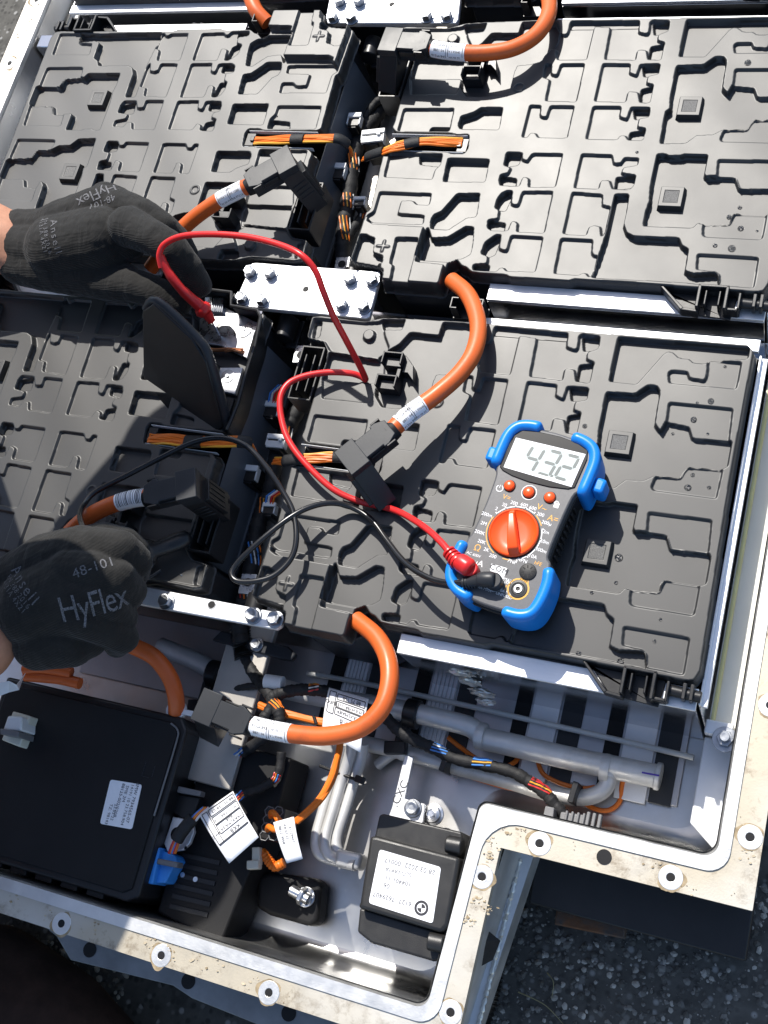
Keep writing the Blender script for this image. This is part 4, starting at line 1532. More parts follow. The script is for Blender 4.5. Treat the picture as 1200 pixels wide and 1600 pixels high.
wire_bundle('sense_wires', 'orange sense wires in the slot of the upper left module', '398,220,-1 430,218,1 470,217,3 505,216,4 530,217,2 545,228,-6 550,243,-20', 6, .95, 1.25, [(.28, .36), (.62, .82)])
wire_bundle('sense_wires', 'orange sense wires in the slot of the upper right module', '722,222,-1 690,221,1 655,221,3 620,229,3 596,237,0 578,243,-8 568,247,-14', 6, .95, 1.25, [(.34, .44), (.66, .9)])
wire_bundle('sense_wires', 'orange sense wires behind the plug on the middle module', '548,716,-1 520,714,2 490,715,3 460,718,2 440,720,-6 428,720,-16', 6, .95, 1.25, [(.1, .22), (.5, .75)])
wire_bundle('sense_wires', 'orange sense wires in shade at the lower left module', '232,686,-1 260,686,1 300,690,3 340,690,5 375,690,4 392,694,-2 401,708,-16', 7, .95, 1.25, [(.30, .40), (.66, .82)])

# ================================================================== MAIN HARNESS
hn = thing('wire_harness', 'black braided wire harness in the channel between the modules', 'wire harness', P(540, 330, -60))


def braid(parent, pts, r, gaps=(), name='braid'):
    path = smooth(P3(pts), 10)
    mb = MB()
    mb.tube(path, [r * (1 + .06 * math.sin(i * .9) + .05 * math.sin(i * 2.3)) for i in range(len(path))], 12)
    mb.build(name, M['tape'], parent)
    cols = ['wire', 'wireyel', 'wirewhite', 'wire', 'wireblue', 'wirered']
    for gi, (f0, f1, cs) in enumerate(gaps):
        i0, i1 = int(f0 * (len(path) - 1)), int(f1 * (len(path) - 1))
        seg = path[i0:max(i1, i0 + 2) + 1]
        for k in range(4):
            a = 1.1 + k * .5
            pp = []
            for i, p in enumerate(seg):
                d = (seg[min(i + 1, len(seg) - 1)] - seg[max(i - 1, 0)]).normalized()
                sd = d.cross(Vector((0, 0, 1))).normalized()
                up_ = sd.cross(d)
                aa = a + i * .08
                pp.append(p + (sd * math.cos(aa) + up_ * math.sin(aa)) * (r * .97 + .3 * math.sin(i * 1.3 + k)))
            mb = MB()
            mb.tube(pp, .62, 6)
            mb.build('wire', M[cs[k % len(cs)]], parent)
    return path


OY = ['wire', 'wireyel', 'wire', 'wirewhite']
braid(hn, '612,120,-50 602,160,-50 585,185,-48 567,208,-46 556,235,-45 550,262,-45 546,300,-45 540,335,-46 536,370,-48 535,400,-50 535,440,-54 520,500,-60 485,560,-60 460,600,-60', 6.2,
      [(.34, .40, OY), (.48, .53, OY), (.56, .64, OY), (.83, .86, OY)])
braid(hn, '571,330,-52 562,345,-52 548,362,-50 538,385,-50', 4.2, [(0, .3, ['wirewhite', 'wire', 'wirered', 'wire'])])
braid(hn, '606,150,-40 588,160,-40 575,178,-42 568,200,-46', 3.4)
braid(hn, '478,600,-48 470,630,-50 455,660,-50 442,690,-50 430,720,-50 424,760,-52 414,790,-54 404,820,-54 398,850,-54 394,880,-54 386,920,-54 380,945,-56 374,975,-58 378,1005,-60', 6.2,
      [(.18, .24, OY), (.44, .50, OY), (.62, .70, ['wireblue', 'wirewhite', 'wireblue', 'wire']), (.78, .82, ['wirered', 'wire', 'wirewhite', 'wire'])])
# corrugated piece below the bar and the branches in the front compartment
path = smooth(P3('375,975,-62 377,995,-64 382,1015,-66 384,1030,-66'), 20)
mb = MB()
mb.tube(path, [7.6 + 1.1 * math.sin(i * 1.5) for i in range(len(path))], 14)
mb.build('corrugated_tube', M['rubber'], hn)
braid(hn, '384,1028,-66 395,1050,-64 408,1068,-60 422,1085,-56 428,1100,-54', 4.6)
braid(hn, '424,1090,-54 440,1083,-54 465,1078,-55 490,1078,-58 515,1082,-62 545,1095,-66 600,1120,-70', 4.4, [(.46, .55, ['wirered', 'wirewhite', 'wire', 'wireyel'])])
braid(hn, '428,1098,-54 420,1112,-50 412,1125,-48 420,1140,-50 402,1160,-58 380,1175,-66', 4.0)
braid(hn, '428,1098,-52 436,1115,-50 438,1130,-52', 4.4, [(0, .4, ['wire', 'wireyel', 'wire', 'wire'])])
braid(hn, '410,1072,-60 385,1073,-62 360,1080,-68 335,1090,-76', 2.6)
mb = MB()
a, b = P(415, 1064, -54), P(442, 1068, -54)
mb.tube([a, b], 5.2, 12)
mb.build('white_sleeve', M['white'], hn)

# small connectors that stand along the channel
conns = [
    (554, 188, -30, 0.05, 'black plug with white latch high in the channel', 10, 12), (528, 268, -36, 0.02, 'black plug with white latch beside the grey end wall', 12, 14),
    (562, 316, -40, 0.1, 'small white latched plug by the upper right module', 9, 8), (583, 214, -26, 0.15, 'bright white plug block at the slot of the upper right module', 18, 12),
    (424, 640, -40, 0.05, 'black plug with white band and coloured wires near the red lead', 12, 13), (432, 690, -36, 0.05, 'white plug block beside the slot of the middle module', 14, 11),
    (390, 740, -40, 0.05, 'black plug with white band next to the black test lead', 12, 13), (421, 795, -38, 0.1, 'small white plug with orange wires beside the middle module', 9, 9)]
for (u, v, z, rz, lab, w, h) in conns:
    q = P(u, v, z)
    t = thing('wire_plug', lab, 'plug', (q[0], q[1], z - 30), 'plugs along the channel')
    mb = MB()
    mb.box((q[0], q[1], z - 14), (w, h, 30), rz)
    mb.box((q[0], q[1] - h * .5, z - 10), (w * .6, 3, 20), rz)
    mb.build('plug_shell', M['black'], t, bevel=.6)
    mb = MB()
    mb.box((q[0], q[1] + h * .3, z + 1.4), (w + 1.5, h * .35, 3), rz)
    for s in (-1, 1):
        mb.box((q[0] + s * (w * .5 + .4), q[1], z - 1), (1.2, h * .8, 6), rz)
    mb.build('latch', M['white'], t, bevel=.3)
    if 'white plug block' in lab:
        mb = MB()
        mb.box((q[0], q[1] - h * .25, z + .6), (w, h * .5, 3), rz)
        mb.box((q[0] + w * .3, q[1] + h * .1, z + 2), (3, 3, 4), rz)
        mb.build('plug_top', M['white'], t, bevel=.4)
    if 'wires' in lab:
        for k, cn in enumerate(('wireblue', 'wirewhite', 'wirered', 'wire')):
            mb = MB()
            mb.tube([(q[0] - 3 + k * 1.9, q[1] + h * .3, z + 2), (q[0] - 3 + k * 2.1, q[1] + h * .9, z + 4), (q[0] - 1 + k * 2.2, q[1] + h * 1.7, z - 2)], .85, 6)
            mb.build('wire', M[cn], t)

# ================================================================== MULTIMETER
FZM = 28.0
MC, MTH = P(803, 833, FZM)[:2], math.radians(-9.464)
ca_, sa_ = math.cos(MTH), math.sin(MTH)


def ml(x, y, z=FZM):
    return (MC[0] + x * ca_ - y * sa_, MC[1] + x * sa_ + y * ca_, z)


def mlp(pts):
    return [ml(x, y)[:2] for x, y in pts]


meter = thing('multimeter', 'black digital multimeter in blue rubber bumpers reading 43.2 on the middle module', 'multimeter', ml(0, 0, 1.0))
body = [(-23, 71), (0, 73.5), (23, 71), (30, 64), (31, 42), (27.5, 34), (26.5, 10), (27, -8), (31, -14), (31.5, -40), (27, -48), (12, -50.5), (-8, -50.5), (-24, -46), (-28, -38),
        (-28, -14), (-26.6, -8), (-26, 12), (-27, 32), (-29, 40), (-28.5, 63)]
bsm = [tuple(q)[:2] for q in smooth([(x, y, 0) for x, y in body + [body[0]]], 4)][:-1]


def mprism(mb, pts, z0, z1, taper=0.0, mi=0):
    n = len(pts)
    cx, cy = sum(p[0] for p in pts) / n, sum(p[1] for p in pts) / n
    a = sum(pts[i][0] * pts[(i + 1) % n][1] - pts[(i + 1) % n][0] * pts[i][1] for i in range(n))
    if a < 0:
        pts = list(reversed(pts))
    vs_ = [ml(cx + (x - cx) * (1 - taper), cy + (y - cy) * (1 - taper), z0) for x, y in pts] + [ml(x, y, z1) for x, y in pts]
    mb.add(vs_, [tuple(reversed(range(n))), tuple(range(n, 2 * n))] + [(i, (i + 1) % n, n + (i + 1) % n, n + i) for i in range(n)], mi)


mb = MB()
mprism(mb, bsm, 1, FZM - 6, .06)
mb.build('rear_shell', M['meterside'], meter, bevel=2.0, seg=3)
mb = MB()
face = [(x * .965, (y - 11) * .975 + 11) for x, y in bsm]
mprism(mb, face, FZM - 7, FZM)
face_o = mb.build('face', M['meter'], meter, bevel=1.4, seg=3)
# side grip ribs
mb = MB()
for k in range(9):
    for s, x in ((1, 27.3), (-1, -26.9)):
        mb = MB()
        q = ml(x, -4 + k * 4.2, 14)
        mb.box(q, (1.6, 1.6, 12), MTH)
        mb.build('grip_rib', M['meterside'], meter, bevel=.4)


def tube_local(pts, r, n=14, z=None, flat=None):
    mb = MB()
    mb.tube([ml(*p) for p in pts], r, n, flat=flat)
    return mb


def round_path(pts, n=6):
    return [tuple(q) for q in smooth(pts, n)]


def bumper(pts, lab=None):
    """rubber bumper: rounded wall hugging a corner of the meter, from near the cover up to the face"""
    path = [Vector((x, y, 0)) for x, y in pts]
    path = smooth(path, 7)
    prof = [(-3.6, 3), (2.4, 2), (3.8, 7), (4.0, 23), (3.2, 29.2), (.8, 31.4), (-2.4, 31.2), (-3.8, 29.0), (-3.9, 25)]
    mb = MB()
    n = len(prof)
    vs_, fs = [], []
    m = len(path)
    for i in range(m):
        d = (path[min(i + 1, m - 1)] - path[max(i - 1, 0)]).normalized()
        nr = Vector((d.y, -d.x, 0))
        e = min(i, m - 1 - i)
        sc = 1.0 if e > 2 else (.55, .82, .95)[e]
        for (o_, z) in prof:
            q = path[i] + nr * o_ * sc
            zz = z if z < 20 else 25 + (z - 25) * sc
            vs_.append(ml(q.x, q.y, zz))
    for i in range(m - 1):
        for k in range(n):
            k2 = (k + 1) % n
            fs.append((i * n + k, i * n + k2, (i + 1) * n + k2, (i + 1) * n + k))
    fs.append(tuple(range(n)))
    fs.append(tuple(reversed([(m - 1) * n + k for k in range(n)])))
    mb.add(vs_, fs)
    return mb.build('bumper', M['blue'], meter, angle=65)


# order so that the outside lies to the right of the path direction (clockwise around the body)
bumper([(-29.2, 39), (-29.4, 50), (-28.6, 62), (-24.5, 68.8), (-17, 71.6), (-10, 72)][::-1][::-1])
bumper([(11, 72), (20, 71), (27, 67.5), (30.6, 60), (31, 48), (30.6, 36)])
bumper([(29, -14), (31.6, -24), (31.6, -36), (29, -44.5), (22, -48.2), (12, -48.8)])
bumper([(-9, -47.5), (-19, -46), (-26, -41), (-28.8, -34), (-28.8, -24), (-28, -15)])
# the ears holding the probes
for s, x0 in ((-1, -35.2), (1, 38.5)):
    mb = MB()
    pr = [(x0 - 3.8, 42), (x0 + 3.8, 42), (x0 + 3.8, 52), (x0 - 3.8, 52)]
    mprism(mb, pr, 9, 26)
    mb.build('probe_holder', M['blue'], meter, bevel=2.2, seg=3)
# bezel, window and digits
mb = MB()
bz = [(-25.8, 39), (-25, 62), (-21, 67), (-10, 69.2), (4, 70), (16, 69), (24.4, 66), (26.2, 60), (25.6, 40), (22, 37.6), (10, 35.4), (-4, 34.6), (-16, 35.4), (-23, 37)]
mprism(mb, bz, FZM - .4, FZM + .7)
bez = mb.build('bezel', M['bezel'], meter, bevel=.5)
mb = MB()
fr_o, fr_i = [(-23, 39.3), (23.4, 39.6), (24, 63), (-23, 60.8)], [(-21.0, 41.4), (21.4, 41.6), (22.0, 60.8), (-21.0, 59.0)]
vs_ = [ml(x, y, FZM + 1.0) for x, y in fr_o] + [ml(x, y, FZM + 1.0) for x, y in fr_i] + [ml(x, y, FZM + .2) for x, y in fr_i] + [ml(x, y, FZM + .5) for x, y in fr_o]
mb.add(vs_, [(i, (i + 1) % 4, 4 + (i + 1) % 4, 4 + i) for i in range(4)] + [(4 + i, 4 + (i + 1) % 4, 8 + (i + 1) % 4, 8 + i) for i in range(4)] + [(i, (i + 1) % 4, 12 + (i + 1) % 4, 12 + i) for i in range(4)])
mb.build('window_frame', M['print'], bez, smooth_=False)
mb = MB()
mprism(mb, [(-21.6, 40.9), (22, 41.1), (22.6, 61.3), (-21.6, 59.5)], FZM + .1, FZM + .75)
lcd = mb.build('display', M['lcd'], meter)


def digit(mb, ch, cx, cy, w, h, t, sl_=.14):
    segs = {'a': ((-w, h), (w, h)), 'b': ((w, h), (w, 0)), 'c': ((w, 0), (w, -h)), 'd': ((-w, -h), (w, -h)), 'e': ((-w, 0), (-w, -h)), 'f': ((-w, h), (-w, 0)), 'g': ((-w, 0), (w, 0))}
    on = {'4': 'fgbc', '3': 'abgcd', '2': 'abged'}[ch]
    for s in on:
        (x0, y0), (x1, y1) = segs[s]
        dx, dy = x1 - x0, y1 - y0
        l = math.hypot(dx, dy)
        dx, dy = dx / l, dy / l
        a, b = .3, l - .3
        pts = [(a, 0), (a + t, t), (b - t, t), (b, 0), (b - t, -t), (a + t, -t)]
        q = [(x0 + dx * p - dy * o_, y0 + dy * p + dx * o_) for p, o_ in pts]
        mb.add([ml(cx + x + y * sl_, cy + y, FZM + .82) for x, y in q], [(0, 1, 2, 3, 4, 5)])


mb = MB()
digit(mb, '4', -7.2, 50.2, 4.0, 8.4, 1.05)
digit(mb, '3', 4.4, 50.6, 4.0, 8.4, 1.05)
digit(mb, '2', 16.0, 51.2, 4.0, 8.4, 1.05)
mb.add([ml(8.0, 42.1, FZM + .84), ml(9.6, 42.1, FZM + .84), ml(9.8, 43.7, FZM + .84), ml(8.2, 43.7, FZM + .84)], [(0, 1, 2, 3)])
mb.build('display_digits', M['lcdseg'], lcd, smooth_=False)
# buttons
for (x, y) in ((-14.6, 28.6), (-1.0, 28.1), (12.9, 29.0)):
    mb = MB()
    q = ml(x, y)
    mb.lathe((q[0], q[1], FZM), [(3.5, -.4), (3.5, 1.2), (3.0, 2.0), (1.6, 2.5), (.01, 2.6)], 22)
    b_ = mb.build('button', M['knob'], meter, angle=50)
    mb = MB()
    mb.ring(q, 3.5, 4.1, FZM - .2, FZM + .2, 24)
    mb.build('button_rim', M['blackmatte'], b_)
# rotary knob
mb = MB()
q = ml(0, 0)
mb.lathe((q[0], q[1], FZM), [(16.0, -.2), (16.0, 1.4), (15.5, 2.3), (14.8, 2.5), (14.0, 1.5), (8, 1.1), (.01, 1.0)], 48)
kn = mb.build('rotary_knob', M['knob'], meter, angle=50)
mb = MB()
mb.ring(q, 16.0, 16.7, FZM - .1, FZM + .5, 48)
mb.build('knob_groove', M['blackmatte'], kn)
pa = math.atan2(25.5, -11.5)
pd = (math.cos(pa), math.sin(pa))
pn = (-pd[1], pd[0])
mb = MB()
sec = [(15.0, 1.7, 2.0), (11, 2.1, 7.4), (2, 2.9, 8.6), (-7, 3.7, 8.2), (-12, 4.0, 7.0), (-15.2, 3.6, 2.6)]
vs_, fs = [], []
for (d_, w_, h_) in sec:
    for (o_, z_) in ((-w_, .8), (-w_ * .86, h_), (w_ * .86, h_), (w_, .8)):
        vs_.append(ml(pd[0] * d_ + pn[0] * o_, pd[1] * d_ + pn[1] * o_, FZM + z_))
for i in range(len(sec) - 1):
    for k in range(3):
        fs.append((i * 4 + k, i * 4 + k + 1, i * 4 + 5 + k, i * 4 + 4 + k))
fs += [(0, 1, 2, 3), tuple((len(sec) - 1) * 4 + k for k in (3, 2, 1, 0))]
mb.add(vs_, fs)
gp = mb.build('knob_grip', M['knob'], kn, bevel=.8, seg=3)
# print on the face
mw_, my_ = MB(), MB()
ZP = FZM + .12


def mtext(mb, txt, u, v, size, rot=0.0):
    """photo pixel -> place on the face"""
    w = P(u, v, FZM)
    dx, dy = w[0] - MC[0], w[1] - MC[1]
    x, y = dx * ca_ + dy * sa_, -dx * sa_ + dy * ca_
    c_, s_ = math.cos(rot), math.sin(rot)
    add_text(mb, txt, size, lambda a, b: ml(x + a * c_ - b * s_, y + a * s_ + b * c_, ZP))


def M1(x, y):
    return 700 + x / 6, 750 + y / 6


for (t_, x, y) in (('200m', 365, 325), ('2', 455, 270), ('20', 530, 235), ('200', 620, 218), ('600', 715, 235), ('600', 795, 265), ('200', 868, 325), ('200µ', 925, 405), ('2m', 920, 490),
                   ('20m', 905, 580), ('200m', 872, 660), ('10A', 795, 718), ('NPN', 695, 755), ('PNP', 602, 768), ('200', 420, 715), ('2K', 360, 655), ('20K', 316, 580), ('200K', 298, 492), ('2M', 335, 408)):
    mtext(mw_, t_, *M1(x, y), 3.3)
mtext(mw_, 'AC 600V', *M1(240, 700), 2.6)
mtext(mw_, 'µA', *M1(285, 780), 5.6)
mtext(mw_, 'MAX', *M1(565, 940), 2.8)
mtext(mw_, '1000V', *M1(560, 965), 2.8)
mtext(mw_, '10A MAX', *M1(545, 1052), 2.5)
mtext(mw_, 'UNFUSED', *M1(525, 1085), 2.5)
mtext(mw_, '200mA MAX', *M1(315, 1012), 2.5)
mtext(my_, 'V~', *M1(880, 262), 5.6)
mtext(my_, 'A=', *M1(985, 365), 5.6)
mtext(my_, 'V=', *M1(550, 165), 4.6)
mtext(my_, 'Ω', *M1(275, 640), 6)
mtext(my_, '10A', *M1(715, 945), 4.2)
mtext(my_, 'hFE', *M1(845, 785), 3.4)
mtext(my_, '!', *M1(540, 1010), 5)


def arc(mb, r, a0, a1, w, n=20, z=ZP):
    vs_, fs = [], []
    for k in range(n + 1):
        a = math.radians(a0 + (a1 - a0) * k / n)
        vs_ += [ml(r * math.cos(a), r * math.sin(a), z), ml((r + w) * math.cos(a), (r + w) * math.sin(a), z)]
    for k in range(n):
        fs.append((2 * k, 2 * k + 1, 2 * k + 3, 2 * k + 2))
    mb.add(vs_, fs)


arc(mw_, 17.4, 66, 150, .6)
arc(mw_, 17.4, -62, 26, .6)
arc(my_, 17.4, 160, 246, .6)
arc(my_, 17.4, 34, 60, .6)
arc(my_, 17.4, 268, 284, .6)
for a in list(range(66, 151, 21)) + list(range(-62, 27, 22)):
    arc(mw_, 17.4, a - 1.2, a + 1.2, 1.5, 2)
# power and lock symbols
w = P(*M1(485, 75), FZM)


def ringprint(mb, u, v, r, w_, a0=0, a1=360):
    q = P(u, v, FZM)
    vs_, fs = [], []
    n = 20
    for k in range(n + 1):
        a = math.radians(a0 + (a1 - a0) * k / n)
        vs_ += [(q[0] + r * math.cos(a), q[1] + r * math.sin(a), ZP), (q[0] + (r + w_) * math.cos(a), q[1] + (r + w_) * math.sin(a), ZP)]
    for k in range(n):
        fs.append((2 * k, 2 * k + 1, 2 * k + 3, 2 * k + 2))
    mb.add(vs_, fs)


ringprint(mw_, *M1(485, 78), 1.9, .5, 120, 420)
mtext(mw_, 'I', *M1(487, 62), 3.2)
ringprint(mw_, *M1(1015, 220), 1.2, .5, 0, 180)
mtext(mw_, '■', *M1(1015, 242), 4.5)
ringprint(mw_, *M1(760, 118), 4.6, .45)
ringprint(mw_, *M1(440, 950), 6.2, .5, 170, 330)
ringprint(my_, *M1(658, 1022), 6.0, 1.0)
mw_.build('lettering', M['print'], face_o, smooth_=False)
my_.build('lettering', M['printy'], face_o, smooth_=False)
# white COM field
mb = MB()
cp = [P(*M1(*q), FZM) for q in ((408, 785), (556, 828), (500, 985), (440, 975), (395, 835))]
mb.add([(q[0], q[1], ZP + .15) for q in cp], [(0, 1, 2, 3, 4)])
cf = mb.build('com_field', M['print'], face_o, smooth_=False)
mb = MB()
w = P(*M1(478, 838), FZM)
add_text(mb, 'COM', 5.0, lambda a, b: (w[0] + a * ca_ - b * sa_, w[1] + a * sa_ + b * ca_, ZP + .4), spacing=1.15)
mb.build('lettering', M['ink'], cf, smooth_=False)
# transistor socket and 10A jack
q = P(*M1(750, 862), FZM)
mb = MB()
mb.lathe((q[0], q[1], FZM), [(5.4, -.2), (5.4, .6), (4.8, .9), (.01, .9)], 26)
ts = mb.build('transistor_socket', M['meterside'], meter)
mb = MB()
for k in range(8):
    a = k * math.pi / 4 + .2
    mb.box((q[0] + 3.2 * math.cos(a), q[1] + 3.2 * math.sin(a), FZM + .9), (1.8, .7, .2), a)
mb.build('socket_slot', M['blackmatte'], ts)
q = P(*M1(658, 1022), FZM)
mb = MB()
mb.lathe((q[0], q[1], FZM), [(5.6, -.2), (5.6, .5), (4.2, .6), (3.6, .1)], 26)
mb.cyl(q, 3.7, FZM - .1, FZM + .15, 24)
jk = mb.build('jack', M['black'], meter)
mb = MB()
mb.ring(q, 1.5, 2.6, FZM + .1, FZM + .9, 22)
mb.build('jack_sleeve', M['steel'], jk)


# ================================================================== TEST LEADS
def plug_lead(name, label, elbow, path_px, material, r, relief_n=4):
    """banana plug elbow on the meter and its flexible lead"""
    path = smooth(P3(path_px), 10)
    t = thing(name, label, 'test lead', (elbow[0][0], elbow[0][1], FZM))
    mb = MB()
    mb.tube(path, r, 12)
    mb.build('lead_wire', material, t)
    return t, path


red, rp = plug_lead('test_lead', 'red test lead looping from the meter to the probe in the upper glove', [P(735, 888, FZM)],
                    '706,868,32 690,848,28 665,825,19 630,803,9 600,792,4 560,783,4 520,764,8 480,727,12 452,690,14 440,655,15 438,622,16 450,600,15 475,588,12 510,582,8 545,583,4 563,588,0 571,593,-1 568,584,4 558,564,16 540,530,36 520,492,54 505,455,68 492,422,78 470,398,84 435,382,82 385,370,80 330,366,78 285,369,74 258,381,70 249,398,66 252,418,60', M['red'], 2.3)
mb = MB()
mb.tube([P(704, 866, 32), P(712, 874, 34), P(720, 880, 35)], [3.4, 4.2, 5.0], 14)
for k in range(4):
    a, b = Vector(P(701 + k * 4.2, 862 + k * 4.6, 32 + k * .6)), Vector(P(703 + k * 4.2, 864.3 + k * 4.6, 32.2 + k * .6))
    mb.tube([a, b], 4.6 + k * .25, 14)
mb.build('strain_relief', M['red'], red, bevel=.2)
mb = MB()
a, b = Vector(P(716, 876, 35)), Vector(P(737, 890, 36))
mb.tube([a, a.lerp(b, .3), a.lerp(b, .8), b], [5.2, 6.0, 6.0, 4.4], 18)
mb.tube([(b.x - 1.5, b.y + .8, 36), (b.x - 1.5, b.y + .8, FZM)], 5.0, 16)
mb.build('banana_plug', M['red'], red, bevel=.8, angle=60)
# the probe held by the glove
mb = MB()
pts = P3('250,400,64 262,424,56 280,448,46 298,466,36 312,478,29 320,486,24')
mb.tube(smooth(pts, 5), [3.2] * 6 + [3.6] * 6 + [4.0] * 6 + [4.4] * 5 + [4.4] * 3, 16)
c0, c1 = Vector(P(313, 479, 28)), Vector(P(322, 488, 23))
mb.tube([c0, c0.lerp(c1, .5), c1], [5.6, 7.0, 5.6], 16)
c2 = Vector(P(331, 502, 15))
mb.tube([c1, c2], [4.4, 3.0], 14)
mb.build('probe_handle', M['red'], red, angle=60)
mb = MB()
mb.tube([c2, Vector(P(343, 524, -8))], [.9, .6], 8)
mb.build('probe_tip', M['steel'], red)

blk, bp_ = plug_lead('test_lead', 'black test lead winding in loops to the lower glove', [P(775, 905, FZM)],
                     '722,911,31 690,909,26 660,898,22 630,876,14 605,845,8 580,812,5 548,792,6 515,786,12 480,794,18 448,812,22 415,838,24 388,862,24 368,884,22 362,898,22 372,908,22 400,908,22 430,898,21 455,872,20 463,840,20 458,800,20 440,765,22 420,735,26 395,705,30 372,690,32 340,684,32 300,692,30 250,716,28 200,742,28 150,768,30 133,786,34 125,805,44 130,825,56', M['lead'], 2.0)
mb = MB()
for k in range(5):
    a, b = Vector(P(724 + k * 4.4, 911 - k * .5, 31.5)), Vector(P(726.4 + k * 4.4, 910.8 - k * .5, 31.6))
    mb.tube([a, b], 3.6 + k * .2, 14)
mb.tube([P(722, 911, 31.5), P(752, 906, 34)], [2.6, 4.2], 14)
mb.build('strain_relief', M['dark'], blk, bevel=.2)
mb = MB()
a, b = Vector(P(746, 905, 34)), Vector(P(774, 906, 35))
mb.tube([a, a.lerp(b, .35), a.lerp(b, .8), b], [4.0, 5.0, 5.2, 4.4], 18)
mb.tube([(b.x - 1, b.y - .5, 36), (b.x - 1, b.y - .5, FZM)], 5.2, 18)
mb.build('banana_plug', M['dark'], blk, bevel=.8, angle=60)
mb = MB()
h0, h1 = Vector(P(200, 876, 16)), Vector(P(298, 838, 8))
mb.tube([h0, h0.lerp(h1, .3), h0.lerp(h1, .34), h0.lerp(h1, .40), h0.lerp(h1, .44), h0.lerp(h1, .8), h0.lerp(h1, .95), h1], [5.5, 5.5, 8.5, 8.5, 6.0, 6.8, 6.0, 3.0], 18, flat=(1, .8))
mb.build('probe_handle', M['black'], blk, angle=60)
mb = MB()
mb.tube([Vector(P(284, 899, -2)), Vector(P(262, 884, -13))], [.6, .8], 8)
mb.tube([Vector(P(230, 905, 14)), Vector(P(262, 884, -13))], [1.0, .8], 8)
mb.build('probe_tip', M['steel'], blk)

# ================================================================== FRONT COMPARTMENT
# ---- black control box in the shade
box = thing('control_box', 'flat black control box with a white label in the lower left shade', 'control box', (-255, -224, -106))
mb = MB()
mb.prism([(-345, -160), (-190, -160), (-183, -168), (-182, -284), (-190, -289), (-345, -289)], -106, -42)
mb.build('box_body', M['black'], box, bevel=2.0, seg=3)
mb = MB()
mb.prism([(-340, -165), (-195, -165), (-189, -171), (-188, -280), (-194, -284), (-340, -284)], -42.5, -40)
lidb = mb.build('box_lid', M['blackmatte'], box, bevel=1.0)
mb = MB()
mb.tube(smooth([(-196, -166, -40), (-189, -170, -40), (-187.5, -180, -40), (-187.5, -230, -40)], 6), .7, 6)
mb.build('lid_edge', M['grey'], lidb)
mb = MB()
for k in range(6):
    mb.box((-330 + k * 22, -291, -60), (14, 4, 20))
mb.build('box_rib', M['black'], box, bevel=.6)


def label_plate(parent, quad_px, z, th, lines, rot_txt, material=None, name='label', origin_world=None):
    """paper label on a flat face: quad_px TL TR BR BL in the picture; lines = (text, s, t, size) with s,t in 0..1 of the quad"""
    q = [Vector(P(u, v, z)) for u, v in quad_px]
    mb = MB()
    ex = (q[1] - q[0])
    # rounded outline
    out = []
    for i in range(4):
        p, a, b = q[i], q[i - 1], q[(i + 1) % 4]
        r = 2.0
        s_, e_ = p + (a - p).normalized() * r, p + (b - p).normalized() * r
        for k in range(5):
            t = k / 4
            out.append((s_ * (1 - t) ** 2 + p * 2 * t * (1 - t) + e_ * t * t))
    mb.prism([(p.x, p.y) for p in out], z - th, z)
    o = mb.build(name, material or M['paper'], parent)
    mt = MB()

    def at(s, t):
        a = q[0].lerp(q[1], s)
        b = q[3].lerp(q[2], s)
        return a.lerp(b, t)
    for (txt, s, t, size) in lines:
        c = at(s, t)
        c_, s_ = math.cos(rot_txt), math.sin(rot_txt)
        add_text(mt, txt, size, lambda a, b: (c.x + a * c_ - b * s_, c.y + a * s_ + b * c_, z + .12), spacing=1.05)
    if lines:
        mt.build('lettering', M['ink'], o, smooth_=False)
    return o, at


label_plate(lidb, ((172.5, 1218), (221.7, 1225.8), (206, 1296), (156, 1287)), -39.6, .4,
            [('BMW 7934565-07', .84, .42, 3.6), ('114191 10 23.758.904', .70, .46, 3.2), ('SME 2M', .56, .26, 3.4), ('88125-002/0208', .42, .42, 3.4), ('23.03.22', .34, .70, 3.2), ('TZ: 98143', .20, .76, 3.2)], math.radians(-88))
# faint moulded mark on the lid
mb = MB()
for (x0, y0, x1, y1) in ((-206, -196, -206, -206), (-206, -206, -200, -206), (-198, -197, -198, -205)):
    mb.tube([(x0, y0, -39.9), (x1, y1, -39.9)], .3, 5)
mb.build('moulded_mark', M['dark'], lidb)
# blue plug on its right side
t = thing('blue_plug', 'blue plug with a grey clasp at the corner of the black control box', 'plug', P(250, 1355, -90))
mb = MB()
mb.prism(PP(-50, '233,1323 250,1324 238,1382 220,1378'), -90, -50)
mb.prism(PP(-56, '250,1328 272,1336 276,1345 258,1380 236,1381'), -92, -56)
mb.build('plug_shell', M['bluecon'], t, bevel=1.2)
mb = MB()
mb.prism(PP(-50, '246,1341 277,1347 276,1356 244,1350'), -60, -50)
mb.build('clasp', M['grey'], t, bevel=.8)
mb = MB()
for k, cn in enumerate(('wirered', 'wire', 'wireblue', 'wirered', 'wire')):
    m2 = MB()
    m2.tube(smooth(P3('%g,1333,-52 %g,1318,-48 %g,1306,-46' % (264 + k * 2.4, 270 + k * 2.2, 276 + k * 2)), 5), 1.0, 7)
    m2.build('wire', M[cn], t)
mb.tube(smooth(P3('276,1313,-46 284,1300,-45 296,1285,-44 302,1278,-44'), 6), 4.6, 12)
mb.build('tape_wrap', M['tape'], t)
for k, cn in enumerate(('wireblue', 'wire', 'wireyel', 'wirered', 'wirewhite')):
    m2 = MB()
    m2.tube(smooth(P3('%g,1282,-43 %g,1272,-42 %g,1262,-42' % (297 + k * 2.2, 306 + k * 2, 318 + k * 2)), 5), 1.0, 7)
    m2.build('wire', M[cn], t)
